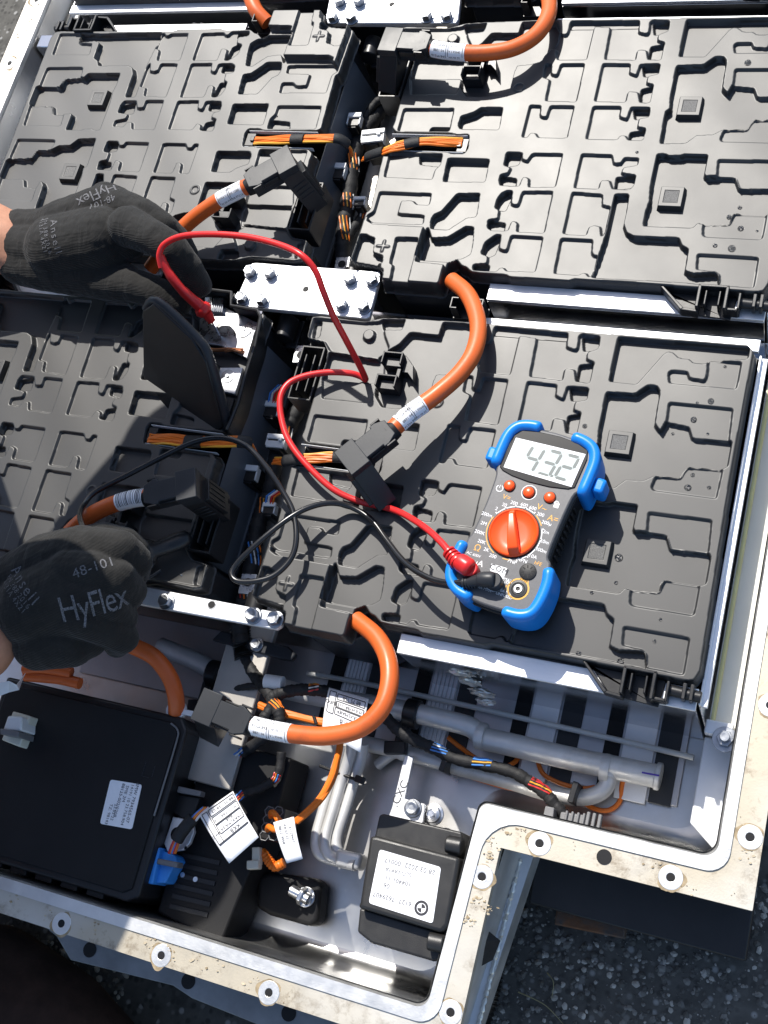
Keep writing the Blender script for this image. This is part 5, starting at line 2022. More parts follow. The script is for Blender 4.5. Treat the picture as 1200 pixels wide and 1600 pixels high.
# cream plug at the left edge
t = thing('cream_plug', 'cream plug with grey band at the left edge above the black control box', 'plug', P(20, 1140, -60))
mb = MB()
mb.prism(PP(-30, '20,1111 48,1119 30,1167 2,1156'), -60, -30)
mb.build('plug_shell', M['cream'], t, bevel=1)
mb = MB()
mb.prism(PP(-22, '12,1118 34,1119 33,1142 4,1141'), -60, -22)
mb.build('plug_hood', M['white'], t, bevel=1.4)
mb = MB()
mb.prism(PP(-20, '0,1138 30,1143 28,1152 0,1147'), -40, -20)
mb.build('band', M['grey'], t, bevel=.6)
# white folded tag at the left edge
mb = MB()
fold = [P(u, v, z) for u, v, z in ((-12, 1092, -8), (-6, 1068, -4), (14, 1064, -6), (26, 1070, -12), (40, 1052, -22), (36, 1060, -24), (30, 1078, -16), (14, 1082, -10))]
mb.add(fold, [(0, 1, 2, 7), (2, 3, 6, 7), (3, 4, 5, 6)])
o = mb.build('paper_tag', M['paper'], smooth_=False)
o.modifiers.new('solid', 'SOLIDIFY').thickness = .3 * S
tag(o, 'folded white paper tag at the left edge below the lower glove', 'tag')

# ---- black cover tray right of the control box
t = thing('junction_cover', 'black slotted plastic carrier between the control box and the orange wires', 'carrier', (-140, -235, -106))
mb = MB()
mb.prism([(-180, -168), (-112, -168), (-112, -205), (-118, -236), (-126, -300), (-180, -292)], -108, -70)
cb = mb.build('carrier_body', M['blackmatte'], t, bevel=1.5)
mb = MB()
for k in range(6):
    mb.box((-158 + k * .4, -250 - k * 7, -69.5), (30, 3, 1.2), .05)
mb.build('vent_slot', M['black'], cb)
for (u, v) in ((286, 1367), (306, 1374)):
    q = P(u, v, -69)
    mb = MB()
    mb.cyl(q, 1.8, -70, -68, 12)
    mb.build('rivet', M['steel'], t)
mb = MB()
mb.prism(PP(-56, '270,1276 300,1282 303,1300 296,1318 286,1328 262,1332 256,1318'), -60, -56)
br = mb.build('metal_bracket', M['silver'], t, bevel=.6)
q = P(276, 1303, -55.5)
mb = MB()
mb.lathe((q[0], q[1], -56), [(4.6, .1), (4.6, .6), (3.2, 1.2), (1.6, .2), (.01, .2)], 20)
mb.build('bracket_hole', M['blackmatte'], br)
q = P(290, 1325, -55.5)
mb = MB()
mb.cyl(q, 1.2, -56, -55.6, 12)
mb.build('bracket_hole', M['blackmatte'], br)
mb = MB()
mb.prism(PP(-52, '278,1228 314,1236 312,1244 276,1238'), -60, -52)
mb.build('grey_clasp', M['grey'], t, bevel=.6)
mb = MB()
mb.prism(PP(-58, '276,1240 312,1246 302,1275 284,1280 270,1270'), -90, -58)
mb.build('socket_shell', M['black'], t, bevel=1)
# fuse socket with hexagon cells
fs_ = thing('fuse_socket', 'black socket with cell openings and two orange wires plugged in', 'socket', P(425, 1285, -80))
mb = MB()
mb.prism(PP(-62, '416,1258 446,1264 436,1316 404,1310'), -90, -62)
mb.build('socket_body', M['black'], fs_, bevel=1)
mb = MB()
for i in range(2):
    for j in range(4):
        u, v = 421 + i * 14 - j * 2.6, 1268 + j * 12.5
        q = P(u, v, -61.6)
        for k in range(6):
            a, b = k * math.pi / 3, (k + 1) * math.pi / 3
            mb.tube([(q[0] + 3.6 * math.cos(a), q[1] + 3.6 * math.sin(a), -61.6), (q[0] + 3.6 * math.cos(b), q[1] + 3.6 * math.sin(b), -61.6)], .35, 5)
mb.build('cell_wall', M['grey'], fs_)
for k, p_ in enumerate(('424,1277,-64 424,1270,-56 429,1272,-52 436,1282,-50 446,1288,-50 458,1280,-48', '418,1298,-64 420,1292,-56 428,1296,-52 440,1296,-51 452,1290,-50 462,1282,-48')):
    mb = MB()
    mb.tube(smooth(P3(p_), 8), 2.2, 10)
    mb.build('wire', M['wire'], fs_)
# orange wires to the right, tied to the pipes
ow_ = thing('orange_wires', 'pair of thin orange wires rising beside the grey pipes', 'wires', P(500, 1230, -80))
for dx, dz in ((0, 0), (6, -2), (3, 3)):
    mb = MB()
    mb.tube(smooth(P3('%g,1285,%g %g,1268,%g %g,1245,%g %g,1215,%g %g,1190,%g %g,1170,%g %g,1150,%g' % (458 + dx, -48, 478 + dx, -48, 500 + dx, -50, 516 + dx, -54 + dz, 524 + dx * .6, -58 + dz, 529 + dx * .5, -60, 531 + dx * .4, -62)), 8), 1.8, 8)
    mb.build('wire', M['wire'], ow_)
for p_ in ('405,1100,-60 425,1108,-58 450,1114,-58 480,1122,-60 515,1128,-62', '405,1104,-60 430,1114,-58 460,1120,-58 490,1127,-60 515,1133,-62', '590,1110,-66 560,1118,-64 530,1125,-62'):
    mb = MB()
    mb.tube(smooth(P3(p_), 8), 2.0, 8)
    mb.build('wire', M['wire'], ow_)
mb = MB()
a, b = Vector(P(490, 1119, -58)), Vector(P(494, 1131, -58))
mb.tube([a, b], 1.2, 8)
mb.build('tie', M['black'], ow_)
# ribbed orange stub
mb = MB()
pth = smooth(P3('396,1330,-76 410,1333,-74 420,1345,-74 430,1354,-74 444,1348,-74'), 10)
mb.tube(pth, [3.4 + .4 * math.sin(i * 2) for i in range(len(pth))], 12)
tag(mb.build('orange_wire_end', M['wire']), 'ribbed orange wire end below the white tag', 'wire')
q = P(402, 1338, -70)
mb = MB()
mb.box((q[0], q[1], -70), (6, 12, 6), .3)
mb.box((q[0], q[1] - 6, -69), (9, 6, 7), .3)
tag(mb.build('fir_clip', M['cream'], bevel=.8), 'small yellowish clip on the ribbed orange wire', 'clip')


# ---- paper tags
def paper_tag(label, quad, zs, lines, txt_rot, boxes=(), name='paper_tag'):
    q = [Vector(P(u, v, z)) for (u, v), z in zip(quad, zs)]
    t = thing(name, label, 'tag', tuple(sum(q, Vector()) / 4))

    def at(s, t_):
        a = q[0].lerp(q[1], s)
        b = q[3].lerp(q[2], s)
        p = a.lerp(b, t_)
        p.z += 3.0 * math.sin(math.pi * t_) * .6
        return p
    mb = MB()
    N = 8
    vs_ = [tuple(at(i / N, j / N)) for j in range(N + 1) for i in range(N + 1)]
    mb.add(vs_, [(j * (N + 1) + i, j * (N + 1) + i + 1, (j + 1) * (N + 1) + i + 1, (j + 1) * (N + 1) + i) for j in range(N) for i in range(N)])
    o = mb.build('tag_sheet', M['paper'], t, angle=60)
    sm_ = o.modifiers.new('solid', 'SOLIDIFY')
    sm_.thickness = .35 * S
    wdt, hgt = (q[1] - q[0]).length, (q[3] - q[0]).length
    mt = MB()

    def pt(x, y, off=.45):
        p = at(x, y)
        return (p.x, p.y, p.z + off)
    for (txt, s, tt, size) in lines:
        vs2, f2 = text_geo(txt, size)
        c_, s_ = math.cos(txt_rot), math.sin(txt_rot)
        mt.add([pt(s + (a * c_ - b * s_) / wdt, tt - (a * s_ + b * c_) / hgt) for a, b in vs2], f2)
    lw = .28
    for (s0, t0, s1, t1) in boxes:
        for (xa, ya, xb, yb) in ((s0, t0, s1, t0), (s0, t1, s1, t1), (s0, t0, s0, t1), (s1, t0, s1, t1)):
            dx = lw / wdt if xa == xb else 0
            dy = lw / hgt if ya == yb else 0
            K = 6
            vv, ff = [], []
            for k in range(K + 1):
                x, y = xa + (xb - xa) * k / K, ya + (yb - ya) * k / K
                vv += [pt(x - dx, y - dy), pt(x + dx, y + dy)]
            ff = [(2 * k, 2 * k + 1, 2 * k + 3, 2 * k + 2) for k in range(K)]
            mt.add(vv, ff)
    mt.build('lettering', M['ink'], o, smooth_=False)
    return t


paper_tag('large white paper tag with boxed print hanging over the black carrier', ((311, 1273), (364, 1236), (404, 1308), (358, 1349)), (-40, -40, -34, -34),
          [('88 75 158 03', .62, .10, 3.4), ('M.II HYBR. 11E', .58, .27, 3.0), ('DRÄXLMAIER', .62, .47, 3.2), ('Bat8', .62, .39, 3.0), ('KKB', .62, .60, 4.4), ('ww C', .12, .50, 2.8)], math.pi,
          [(.24, .04, .97, .17), (.24, .20, .97, .34), (.24, .36, .97, .53), (.06, .04, .20, .66), (.06, .66, .97, .68)])
paper_tag('narrow white paper tag on the orange wires beside the fuse socket', ((427, 1285), (459, 1276), (473, 1342), (448, 1349)), (-40, -40, -40, -40),
          [('8812 3058', .25, .35, 3.0), ('KB 07 22', .5, .30, 2.8), ('61129477', .75, .4, 2.8)], -math.pi / 2)
paper_tag('white paper tag behind the orange cable loop', ((514, 1074), (576, 1092), (563, 1176), (503, 1142)), (-46, -46, -42, -42),
          [('INFO', .14, .3, 4.0), ('88 75 158', .62, .14, 3.4), ('M.II HYBR. 11E', .60, .3, 3.0), ('DRÄXLMAIER', .62, .44, 3.2), ('KKB', .55, .62, 4.6)], math.pi,
          [(.26, .08, .95, .2), (.26, .24, .95, .36), (.26, .38, .95, .52), (.06, .06, .22, .54)])

# ---- wire strands near the loop
st = thing('wire_strands', 'thin taped strands with coloured wires crossing the dark corner', 'wires', P(380, 1170, -70))
braid(st, '420,1150,-58 395,1165,-62 372,1178,-66 350,1192,-70 325,1205,-74 305,1222,-76', 3.0, [(.30, .42, ['wireblue', 'wirewhite', 'wireblue', 'wirered']), (.86, .98, ['wirered', 'wirewhite', 'wirered', 'wirewhite'])])
braid(st, '440,1175,-60 436,1205,-62 425,1220,-62 405,1232,-60 385,1238,-58 370,1246,-54 360,1256,-50', 3.2, [(.2, .32, ['wirered', 'wire', 'wireblue', 'wirered']), (.74, .9, ['wireblue', 'wirered', 'wire', 'wireblue'])])

# ---- aluminium coolant pipes
pp_ = thing('coolant_pipes', 'grey aluminium coolant header pipe with bends across the tray floor', 'pipe', P(700, 1150, -110))


def pipe(pts, r, n=18, k=10, nm='pipe'):
    mb = MB()
    path = smooth(P3(pts), k)
    mb.tube(path, r, n)
    return mb.build(nm, M['pipe'], pp_)


pipe('745,1152,-92 800,1164,-92 900,1187,-92 1032,1214,-92', 8.0, nm='header_pipe')
q0, q1 = Vector(P(1024, 1212, -92)), Vector(P(1033, 1214.2, -92))
mb = MB()
mb.tube([q0, q1], 9.2, 20)
mb.build('header_cap', M['pipe'], pp_, bevel=.8)
mb = MB()
a, b = Vector(P(1003, 1207, -82.8)), Vector(P(1030, 1212, -82.8))
mb.box(tuple((a + b) / 2 + Vector((0, 0, .3))), ((b - a).length, 1.1, .4), math.atan2((b - a).y, (b - a).x))
mb.build('violet_mark', M['purple'], pp_)
pipe('250,1010,-88 300,1030,-88 340,1050,-88 400,1065,-88 480,1085,-88 560,1098,-88 620,1108,-88 700,1126,-88 735,1136,-88 750,1148,-90', 7.2)
pipe('560,1160,-96 600,1168,-96 640,1178,-96 720,1200,-96 800,1222,-96 860,1240,-96 910,1246,-95 938,1238,-94 950,1222,-94 952,1205,-93', 5.6)
pipe('590,1195,-104 610,1180,-100 625,1172,-98', 4.0)
# saddles and a welded ring
for (u, v, z, r) in ((752, 1150, -90, 9.6), (952, 1207, -92, 7.0), (947, 1200, -92, 9.6), (632, 1174, -96, 6.8)):
    q = Vector(P(u, v, z))
    mb = MB()
    d = Vector((1, -.02, 0)) if r > 9 or u < 700 else Vector((.15, 1, 0)).normalized()
    mb.tube([q - d * 3.0, q - d * 1, q + d * 1, q + d * 3.0], [r * .96, r, r, r * .96], 18)
    mb.build('pipe_collar', M['pipe'], pp_)
# three upright pipes
for dx, z in ((0, -88), (15, -84), (34, -88)):
    pipe('%g,1160,%g %g,1185,%g %g,1220,%g %g,1270,%g %g,1310,%g %g,1332,%g %g,1342,%g %g,1352,%g' % (
        537 + dx * .9, z + 12, 530 + dx, z + 4, 519 + dx, z, 504 + dx, z, 494 + dx * .95, z, 498 + dx * .9, z, 515 + dx * .75, z, 556, -78), 4.0, 14)
mb = MB()
mb.prism(PP(-76, '524,1325 566,1334 560,1360 522,1352'), -92, -76)
mb.build('pipe_block', M['pipe'], pp_, bevel=3, seg=3)
# black clamps on pipes
for (u, v, z, w, lab) in ((640, 1112, -80, 10, 'black pipe clamp on the upper pipe right of the orange loop'), (330, 1050, -80, 10, 'black pipe clamp on the upper pipe near the lower glove'), (540, 1211, -82, 4, 'thin black tie round the upright pipes')):
    q = P(u, v, z)
    mb = MB()
    if w > 5:
        mb.tube([(q[0] - 5, q[1], -88), (q[0] + 5, q[1], -88)], 10.6, 16)
        mb.box((q[0] - 4, q[1] - 16, -90), (8, 18, 8))
        mb.box((q[0] - 6, q[1] - 26, -88), (16, 9, 8), .2)
    else:
        mb.box((q[0] - 4, q[1], -81), (34, 2.2, 2.5), -.12)
        mb.box((q[0] + 12, q[1] - 1, -80), (7, 5, 5), -.12)
    tag(mb.build('pipe_clamp', M['black'], bevel=.8), lab, 'clamp')
# taped loom along the pipe with coloured glimpses
lm = thing('taped_loom', 'black taped cable loom running along the lower pipe to a grey plug', 'loom', P(760, 1200, -84))
braid(lm, '600,1118,-72 622,1140,-72 645,1155,-74 675,1168,-78 710,1185,-80 760,1196,-80 800,1206,-80 828,1222,-82 852,1240,-84 868,1258,-86 886,1280,-88', 4.2,
      [(.30, .37, ['wireblue', 'wireblue', 'wirewhite', 'wireblue']), (.46, .52, ['wireblue', 'wireyel', 'wireblue', 'wireblue']), (.70, .82, ['wirered', 'wireyel', 'wirered', 'wirered'])])
for cn, du in (('wirered', 0), ('wirered', 3), ('wirewhite', 6)):
    mb = MB()
    mb.tube(P3('%g,1255,-86 %g,1278,-92 %g,1290,-98' % (868 + du, 884 + du, 890 + du)), 1.2, 7)
    mb.build('wire', M[cn], lm)
for (u, v) in ((695, 1190), (896, 1238)):
    q = P(u, v, -80)
    mb = MB()
    mb.box((q[0], q[1], -88), (4, 14, 20), -.1)
    mb.build('tie', M['black'], lm, bevel=.5)
# loose thin orange wires
lo = thing('loose_orange_wire', 'thin orange wire snaking along the pipes on the tray floor', 'wire', P(800, 1220, -108))
for p_ in ('640,1180,-98 680,1192,-98 740,1215,-100 800,1232,-102 850,1238,-102 895,1244,-104 925,1262,-106 950,1266,-108 968,1252,-108 972,1225,-106 976,1216,-104', '840,1188,-104 848,1208,-104 870,1222,-104 905,1232,-102 930,1230,-100', '700,1152,-106 720,1168,-106 742,1184,-104', '812,1180,-106 805,1190,-104 792,1198,-102'):
    mb = MB()
    mb.tube(smooth(P3(p_), 10), 1.7, 9)
    mb.build('wire', M['wire'], lo)
# grey plug at the flange wall
gp_ = thing('wall_plug', 'grey multi-pole plug at the inner flange wall by the notch', 'plug', P(890, 1288, -100))
mb = MB()
mb.prism(PP(-70, '876,1268 918,1274 914,1300 872,1294'), -104, -70)
mb.build('plug_shell', M['grey'], gp_, bevel=1)
mb = MB()
for s in (0, 1):
    mb.prism([(p[0] + s * 31.5, p[1] - s * 5) for p in PP(-72, '852,1259 866,1262 864,1280 848,1277')], -100, -72)
for k in range(4):
    q = P(884 + k * 9, 1276 + k * 1.4, -68)
    mb.box((q[0], q[1], -70), (1.6, 8, 4))
for k in range(3):
    q = P(918 + k * 9, 1282 + k * 2, -70)
    mb.box((q[0], q[1], -72), (2.2, 11, 7))
mb.build('plug_lock', M['grey'], gp_, bevel=.6)

# ---- bracket with CXC marking, bolt and strap
bk = thing('pipe_bracket', 'aluminium pipe bracket marked CXC with one bolt above the black valve box', 'bracket', P(640, 1240, -106))
mb = MB()
mb.prism(PP(-84, '632,1180 646,1182 632,1248 664,1256 661,1285 655,1290 605,1280 612,1262'), -87, -84)
bkp = mb.build('bracket_plate', M['silver'], bk, bevel=.6)
mb = MB()
w0 = P(625, 1240, -84)
ang = math.radians(78)
add_text(mb, '.CXC', 8.0, lambda a, b: (w0[0] + a * math.cos(ang) - b * math.sin(ang), w0[1] + a * math.sin(ang) + b * math.cos(ang), -83.8))
mb.build('lettering', M['ink'], bkp, smooth_=False)
mb = MB()
q = P(643, 1262, -80)
hexbolt(mb, q, -84, r=5.2, h=5)
mb.build('bolt', M['bolt'], bk, bevel=.25)
mb = MB()
q = P(675, 1272, -90)
mb.lathe((q[0], q[1], -94), [(7.5, 0), (7.5, 2), (6, 2.6), (5.6, 5), (3.6, 5.6), (3.4, 4.2), (2.2, 4), (2, 7), (.01, 7)], 24)
mb.build('thread_boss', M['steel'], bk)
# ---- black valve box with the white label
vb = thing('valve_box', 'black moulded box with a large white label beside the tray notch', 'box', (5, -220, -108))
zt = -34
mb = MB()
mb.prism(PP(zt, '578,1306 589,1306 718,1340 700,1446 690,1458 558,1418 562,1410'), -108, zt)
vbb = mb.build('box_body', M['charcoal'], vb, bevel=3.6, seg=4)
mb = MB()
mb.prism(PP(zt - 9, '592,1274 598,1271 722,1300 722,1330 712,1345 584,1312'), -108, zt - 9)
mb.build('upper_step', M['charcoal'], vb, bevel=8.5, seg=6)
mb = MB()
mb.prism(PP(zt - 10, '562,1418 690,1458 700,1450 690,1498 676,1502 580,1474 558,1456'), -108, zt - 10)
mb.build('lower_step', M['charcoal'], vb, bevel=8.5, seg=6)
for (u, v) in ((706, 1318), (678, 1470)):
    mb = MB()
    a, b = Vector(P(u - 8, v, zt - 5)), Vector(P(u + 16, v + 5, zt - 5))
    mb.tube([a, b], 5.6, 16)
    mb.build('hinge_pin', M['charcoal'], vb, bevel=.8)
lab_, at_ = label_plate(vbb, ((593, 1327), (689, 1355), (676, 1443), (576, 1411)), zt + .5, .5,
                        [('28 03 2022  00017', .52, .14, 4.3), ('SLOVAKIA', .36, .30, 3.7), ('104401 11', .38, .46, 4.0), ('06', .22, .60, 4.2), ('6127  7629407', .34, .80, 4.1)], math.pi)
# round emblem: ring with quartered disc
mb = MB()
q = at_(.80, .80)
ze = zt + .62
R_ = 4.6
mb.add([(q.x + R_ * math.cos(a * math.pi / 14), q.y + R_ * math.sin(a * math.pi / 14), ze) for a in range(28)] +
       [(q.x + R_ * .66 * math.cos(a * math.pi / 14), q.y + R_ * .66 * math.sin(a * math.pi / 14), ze) for a in range(28)],
       [(a, (a + 1) % 28, 28 + (a + 1) % 28, 28 + a) for a in range(28)])
for s0 in (0, math.pi):
    mb.add([(q.x, q.y, ze)] + [(q.x + R_ * .56 * math.cos(s0 + .2 + k * math.pi / 16), q.y + R_ * .56 * math.sin(s0 + .2 + k * math.pi / 16), ze) for k in range(9)], [tuple(range(10))])
mb.build('emblem', M['ink'], lab_, smooth_=False)

# ---- rubber mount with a stud on the floor
rm_ = thing('rubber_mount', 'black rubber mount with a threaded stud on the tray floor', 'mount', P(460, 1400, -108))
mb = MB()
mb.prism(PP(-92, '402,1370 420,1362 490,1372 502,1380 496,1440 484,1448 420,1430 400,1418'), -110, -92)
mb.build('mount_pad', M['blackmatte'], rm_, bevel=5, seg=4)
q = P(475, 1401, -88)
mb = MB()
mb.ring(q, 3, 7, -92, -90.5)
mb.tube([(q[0] - 10, q[1] + 2, -86), (q[0] + 5, q[1] - 1, -86)], 4, 14)
mb.tube([(q[0] - 2, q[1] + .4, -86), (q[0] + 1, q[1] - .2, -86)], 6.6, 6)
mb.build('stud', M['steel'], rm_, bevel=.4)
# ---- crumpled sealing remains on the side plate below the middle module
mb = MB()
for k, (u, v, z, a, b_) in enumerate(((722, 1050, -40, 10, 8), (735, 1065, -52, 8, 9), (752, 1082, -66, 9, 9), (758, 1096, -74, 7, 6))):
    lump(mb, P(u, v, z), a, 2.6, b_ * .8, k * 3.1, .5, 3)
tag(mb.build('sealant_wad', M['foil'], angle=20), 'crumpled grey wad of sealant hanging below the middle module', 'sealant')
# milky edge strip along the foot of the side plate
mb = MB()
mb.tube(smooth(P3('480,1052,-100 560,1066,-100 700,1096,-100 850,1130,-100 1000,1164,-100 1084,1184,-98'), 6), 2.0, 10)
tag(mb.build('edge_strip', M['bead'], angle=60), 'milky plastic edge strip below the middle module', 'strip')
# black flat bracket at the tray wall left of the loop
mb = MB()
mb.prism(PP(-60, '345,985 450,1010 462,1022 455,1032 440,1030 330,1000'), -66, -60)
tag(mb.build('clear_bracket', M['dark'], bevel=1.2), 'dark flat bracket under the end of the narrow steel bar', 'bracket')
q = P(400, 1006, -58)
mb = MB()
hexbolt(mb, q, -60, r=4.4, h=4)
tag(mb.build('nut', M['bolt'], bevel=.2), 'small nut on the dark flat bracket', 'nut')

# ================================================================== PERSON: arms and knitted gloves
def organic(name, material, parent, balls, voxel=1.6, smooth_it=8, origin=(0, 0, 0)):
    """tapered capsules merged into one continuous skin by a voxel remesh"""
    mb = MB()
    for chain in balls:
        for (a, ra), (b, rb) in zip(chain[:-1], chain[1:]):
            a, b = Vector(a), Vector(b)
            L_ = (b - a).length
            k = max(int(L_ / 3), 2)
            pts, rs = [], []
            d = (b - a).normalized() if L_ > 1e-6 else Vector((1, 0, 0))
            for i in range(-5, 1):
                w = i / 5
                pts.append(a + d * ra * w * .999)
                rs.append(max(ra * math.sqrt(max(1 - w * w, 0)), ra * .04))
            for i in range(1, k):
                pts.append(a.lerp(b, i / k))
                rs.append(ra + (rb - ra) * i / k)
            for i in range(0, 6):
                w = i / 5
                pts.append(b + d * rb * w * .999)
                rs.append(max(rb * math.sqrt(max(1 - w * w, 0)), rb * .04))
            mb.tube(pts, rs, 20)
    o = mb.build('tmp_' + name, material, origin=origin, recalc=True)
    rm2 = o.modifiers.new('remesh', 'REMESH')
    rm2.mode = 'VOXEL'
    rm2.voxel_size = voxel * S
    rm2.use_smooth_shade = True
    sm2 = o.modifiers.new('smooth', 'SMOOTH')
    sm2.iterations = smooth_it
    sm2.factor = .5
    dg = bpy.context.evaluated_depsgraph_get()
    me = bpy.data.meshes.new_from_object(o.evaluated_get(dg))
    me.name = name
    bpy.data.objects.remove(o, do_unlink=True)
    me.materials.clear()
    me.materials.append(material)
    me.polygons.foreach_set('use_smooth', [True] * len(me.polygons))
    ob = bpy.data.objects.new(name, me)
    COL.objects.link(ob)
    WLOC[ob.name] = origin
    if parent is not None:
        ob.parent = parent
    return ob


def B(u, v, z, r):
    return (P(u, v, z), r)


person = thing('person', 'person leaning in from the left, bare forearms, black knitted gloves holding test probes', 'person', (-760, 40, GROUND_U))
PO = WLOC[person.name]


def PB(*chains):
    return [[(tuple(Vector(p) - Vector((0, 0, 0))), r) for p, r in ch] for ch in chains]


def organic_child(name, material, chains, voxel, it, wrinkle=0.0):
    o = organic(name, material, None, chains, voxel, it, origin=(0, 0, 0))
    me = o.data
    co = np.empty(len(me.vertices) * 3, np.float32)
    me.vertices.foreach_get('co', co)
    co = co.reshape(-1, 3)
    if wrinkle > 0:
        nr = np.empty(len(me.vertices) * 3, np.float32)
        me.vertices.foreach_get('normal', nr)
        nr = nr.reshape(-1, 3)
        am = np.array([mnoise.fractal(Vector((float(p[0]), float(p[1]), float(p[2]))) * (1 / (11 * S)), 1.0, 2.0, 3) for p in co], np.float32)
        co = co + nr * (am * wrinkle * S)[:, None]
    co = co - np.array([PO[0] * S, PO[1] * S, PO[2] * S], np.float32)
    me.vertices.foreach_set('co', co.ravel())
    me.update()
    o.parent = person
    WLOC[o.name] = PO
    return o


# upper hand: wrist at the left edge, fingers reaching down right round the red probe
uh = [
    [B(32, 362, 34, 18), B(72, 362, 36, 18)], [B(30, 412, 30, 17), B(72, 418, 30, 19)], [B(32, 387, 34, 20), B(80, 390, 36, 22)],   # cuff
    [B(72, 362, 36, 18), B(100, 352, 40, 20), B(160, 326, 44, 18), B(180, 322, 44, 16)],
    [B(72, 418, 30, 19), B(100, 420, 30, 20), B(160, 432, 28, 18), B(196, 440, 28, 14)],
    [B(90, 388, 40, 26), B(160, 375, 44, 26), B(196, 372, 42, 18)],
    [B(165, 312, 40, 14), B(200, 326, 36, 13), B(240, 350, 26, 11)],                                # ring finger
    [B(188, 322, 48, 13.5), B(222, 334, 48, 12), B(256, 355, 42, 11), B(280, 376, 26, 10), B(292, 398, 8, 9)],
    [B(200, 354, 56, 15.5), B(242, 372, 58, 13), B(272, 390, 54, 12), B(294, 419, 40, 11), B(311, 446, 26, 9.8)],
    [B(165, 440, 28, 15), B(212, 447, 30, 13), B(252, 459, 28, 11.5), B(282, 472, 22, 10)],
]
g1 = organic_child('glove', M['glove'], uh, 1.0, 3, .5)
g1['label'] = 'black knitted glove gripping the red probe'
lh = [
    [B(58, 962, 46, 24), B(70, 950, 50, 26)], [B(62, 1006, 40, 18.5), B(80, 1000, 42, 20)], [B(8, 930, 46, 21), B(24, 914, 48, 22)],
    [B(24, 914, 48, 22), B(80, 885, 52, 23.5), B(128, 868, 54, 21)],
    [B(60, 950, 50, 29), B(102, 930, 52, 29), B(130, 915, 46, 24)],
    [B(72, 1000, 42, 20), B(110, 1002, 40, 18), B(135, 995, 36, 15)],
    [B(118, 866, 56, 17.5), B(152, 856, 60, 14.5), B(188, 858, 58, 13), B(213, 877, 44, 11.5), B(207, 905, 20, 10)],
    [B(112, 895, 62, 17.5), B(148, 894, 64, 15), B(182, 902, 58, 13), B(203, 923, 40, 11.5), B(193, 945, 14, 9.5)],
    [B(108, 925, 60, 17.5), B(142, 932, 60, 15), B(172, 944, 51, 12.5), B(190, 964, 34, 11), B(180, 982, 10, 9.5)],
    [B(105, 958, 54, 17), B(138, 968, 53, 14), B(166, 983, 43, 12), B(193, 997, 28, 10.5), B(182, 1008, 8, 9)],
    [B(105, 858, 42, 15), B(160, 842, 38, 11.5), B(196, 846, 32, 10), B(214, 858, 22, 9)],
]
g2 = organic_child('glove', M['glove'], lh, 1.0, 3, .5)
g2['label'] = 'black knitted glove with HyFlex lettering'
# forearms, upper arms, shoulders and head: one continuous body, unseen parts posed to shade the lower left
W1, W2 = Vector(P(34, 387, 34)), Vector(P(-22, 1006, 54))
E1, E2 = Vector((-580, 190, 105)), Vector((-495, -125, 115))
SH1, SH2 = Vector((-470, 105, 350)), Vector((-345, 62, 350))
NK = Vector((-448, 160, 368))
HD = Vector((-376, 296, 402))
CH_ = Vector((-398, 30, 345))
BL = Vector((-415, -85, 316))
PL = Vector((-480, -270, 225))
W1a, W1b = Vector(P(34, 366, 33)), Vector(P(34, 410, 31))
W2a, W2b = Vector(P(-24, 990, 52)), Vector(P(-20, 1024, 48))
body = [
    [(W1a, 15), (W1a.lerp(E1, .4), 24), (E1, 30)], [(W1b, 15), (W1b.lerp(E1, .4), 24), (E1, 30)], [(W1, 18), (W1.lerp(E1, .4), 27), (E1, 32)], [(E1, 34), (SH1, 44)],
    [(W2a, 17), (W2a.lerp(E2, .4), 24), (E2, 30)], [(W2b, 17), (W2b.lerp(E2, .4), 24), (E2, 30)], [(W2, 22), (W2.lerp(E2, .4), 27), (E2, 32)], [(E2, 34), (SH2, 44)],
    [(SH1, 46), (CH_, 50), (SH2, 46)], [(CH_, 40), (NK, 31), (HD, 54)], [(HD, 58), (HD + Vector((14, 24, 10)), 56)],
    [(CH_, 66), (BL, 78), (PL, 92)],
    [(PL, 85), (Vector((-560, -400, 20)), 60), (Vector((-700, -440, GROUND_U + 30)), 42)],
    [(PL, 85), (Vector((-640, -260, 20)), 60), (Vector((-760, -330, GROUND_U + 30)), 42)],
]
bo = organic_child('body', M['skin'], body, 4.0, 6)
shirt = [
    [(E1.lerp(SH1, .45), 43), (SH1, 52)], [(E2.lerp(SH2, .45), 43), (SH2, 52)],
    [(SH1, 52), (CH_, 66), (SH2, 52)], [(CH_, 76), (BL, 84), (PL, 98)]]
organic_child('shirt', M['shirt'], shirt, 5.0, 6)


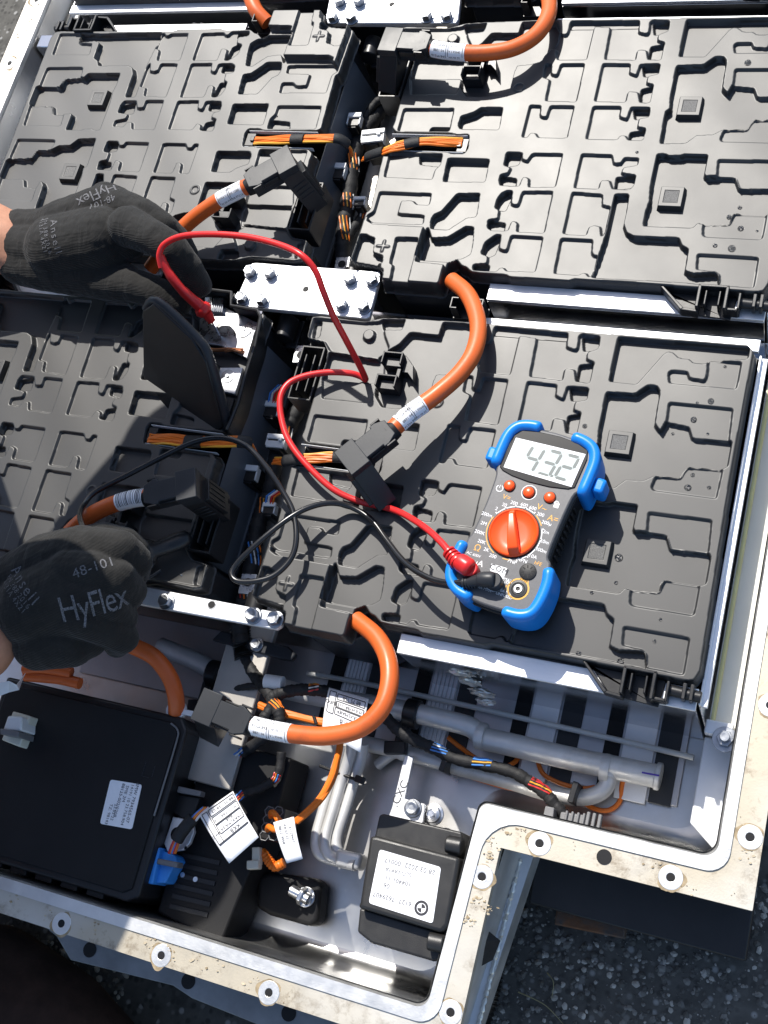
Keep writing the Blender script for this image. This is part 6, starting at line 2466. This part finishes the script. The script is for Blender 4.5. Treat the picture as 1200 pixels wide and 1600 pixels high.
# ---- print on the gloves: text laid on the knitted surface
def surface_text(obj, txt, size, u, v, zc_, ang, parent, spacing=1.0, offset=.35, hgt=1.0, along=None):
    """lay text on obj around the point seen at pixel (u, v); cast along the camera-side normal of the patch"""
    dg = bpy.context.evaluated_depsgraph_get()
    inv = obj.matrix_world.inverted()
    camp = Vector(CAM_C)
    c = Vector(P(u, v, zc_))
    dr = (c - camp).normalized()

    def cast(o_, d_):
        a = Vector((o_.x * S, o_.y * S, o_.z * S + Z0))
        ok, loc, nr, _ = obj.ray_cast(inv @ a, (inv.to_3x3() @ d_).normalized())
        if not ok:
            return None, None
        w = obj.matrix_world @ loc
        return Vector((w.x / S, w.y / S, (w.z - Z0) / S)), (obj.matrix_world.to_3x3() @ nr).normalized()
    hit, nr = cast(camp, dr)
    if hit is None:
        return
    nr = (nr * .5 - dr * .5).normalized()
    # tangent frame: picture right / up turned by ang
    rt = right - nr * right.dot(nr)
    rt.normalize()
    ut = nr.cross(rt)
    ex = rt * math.cos(ang) + ut * math.sin(ang)
    ey = -rt * math.sin(ang) + ut * math.cos(ang)
    vs_, fs = text_geo(txt, size, spacing=spacing)
    # refine so that it can follow the surface
    bmx = bmesh.new()
    bv = [bmx.verts.new((x, y * hgt, 0)) for x, y in vs_]
    for f in fs:
        try:
            bmx.faces.new([bv[i] for i in f])
        except ValueError:
            pass
    bmesh.ops.triangulate(bmx, faces=bmx.faces)
    for _ in range(2):
        lng = [e for e in bmx.edges if e.calc_length() > size * .22]
        if lng:
            bmesh.ops.subdivide_edges(bmx, edges=lng, cuts=1)
            bmesh.ops.triangulate(bmx, faces=[f for f in bmx.faces if len(f.verts) > 3])
    bmx.verts.ensure_lookup_table()
    bmx.verts.index_update()
    out, good = [], []
    for w_ in bmx.verts:
        o_ = hit + ex * w_.co.x + ey * w_.co.y + nr * 40
        h2, n2 = cast(o_, -nr)
        if h2 is None:
            out.append(tuple(hit))
            good.append(False)
        else:
            out.append(tuple(h2 + nr * offset))
            good.append(True)
    ff = [tuple(x.index for x in f.verts) for f in bmx.faces if all(good[x.index] for x in f.verts)]
    bmx.free()
    if not ff:
        return
    mb = MB()
    mb.add(out, ff)
    mb.build('lettering', M['gloveprint'], parent, smooth_=False)


bpy.context.view_layer.update()
surface_text(g2, 'HyFlex', 17, 148, 946, 110, math.radians(12), g2, spacing=.92, hgt=1.45)
surface_text(g2, '48-101', 9.5, 146, 886, 110, math.radians(20), g2, spacing=1.05)
surface_text(g2, 'Ansell', 11, 36, 912, 95, math.radians(-50), g2, spacing=1.3)
surface_text(g2, 'EN 388:2016', 5.2, 25, 922, 95, math.radians(-50), g2, spacing=1.2)
surface_text(g2, '4131A 4X21', 5.2, 18, 930, 95, math.radians(-50), g2, spacing=1.2)
surface_text(g1, 'HyFlex', 12, 150, 302, 110, math.radians(205), g1, spacing=.95, hgt=1.2)
surface_text(g1, '48-101', 7.5, 161, 316, 110, math.radians(200), g1, spacing=1.05)
surface_text(g1, 'Ansell', 8.5, 85, 368, 110, math.radians(-78), g1, spacing=1.3)
surface_text(g1, 'EN 388:2016', 4.8, 72, 366, 110, math.radians(-78), g1, spacing=1.2)
surface_text(g1, '4131A 4X21', 4.8, 65, 366, 110, math.radians(-78), g1, spacing=1.2)

# ---- second person's knee at the lower left corner, in brown trousers
kn_ = organic('person', M['trouser'], None, [
    [((-330, -384, -130), 46), ((-262, -398, -118), 48), ((-200, -425, -118), 46)],
    [((-200, -425, -118), 46), ((-150, -480, -135), 36)],
    [((-330, -384, -130), 46), ((-440, -450, -118), 52)]], 3.0, 10)
tag(kn_, 'person crouching beside the pack, only a leg in dark brown trousers visible at bottom left', 'person')
kn_.location = (0, 0, Z0)
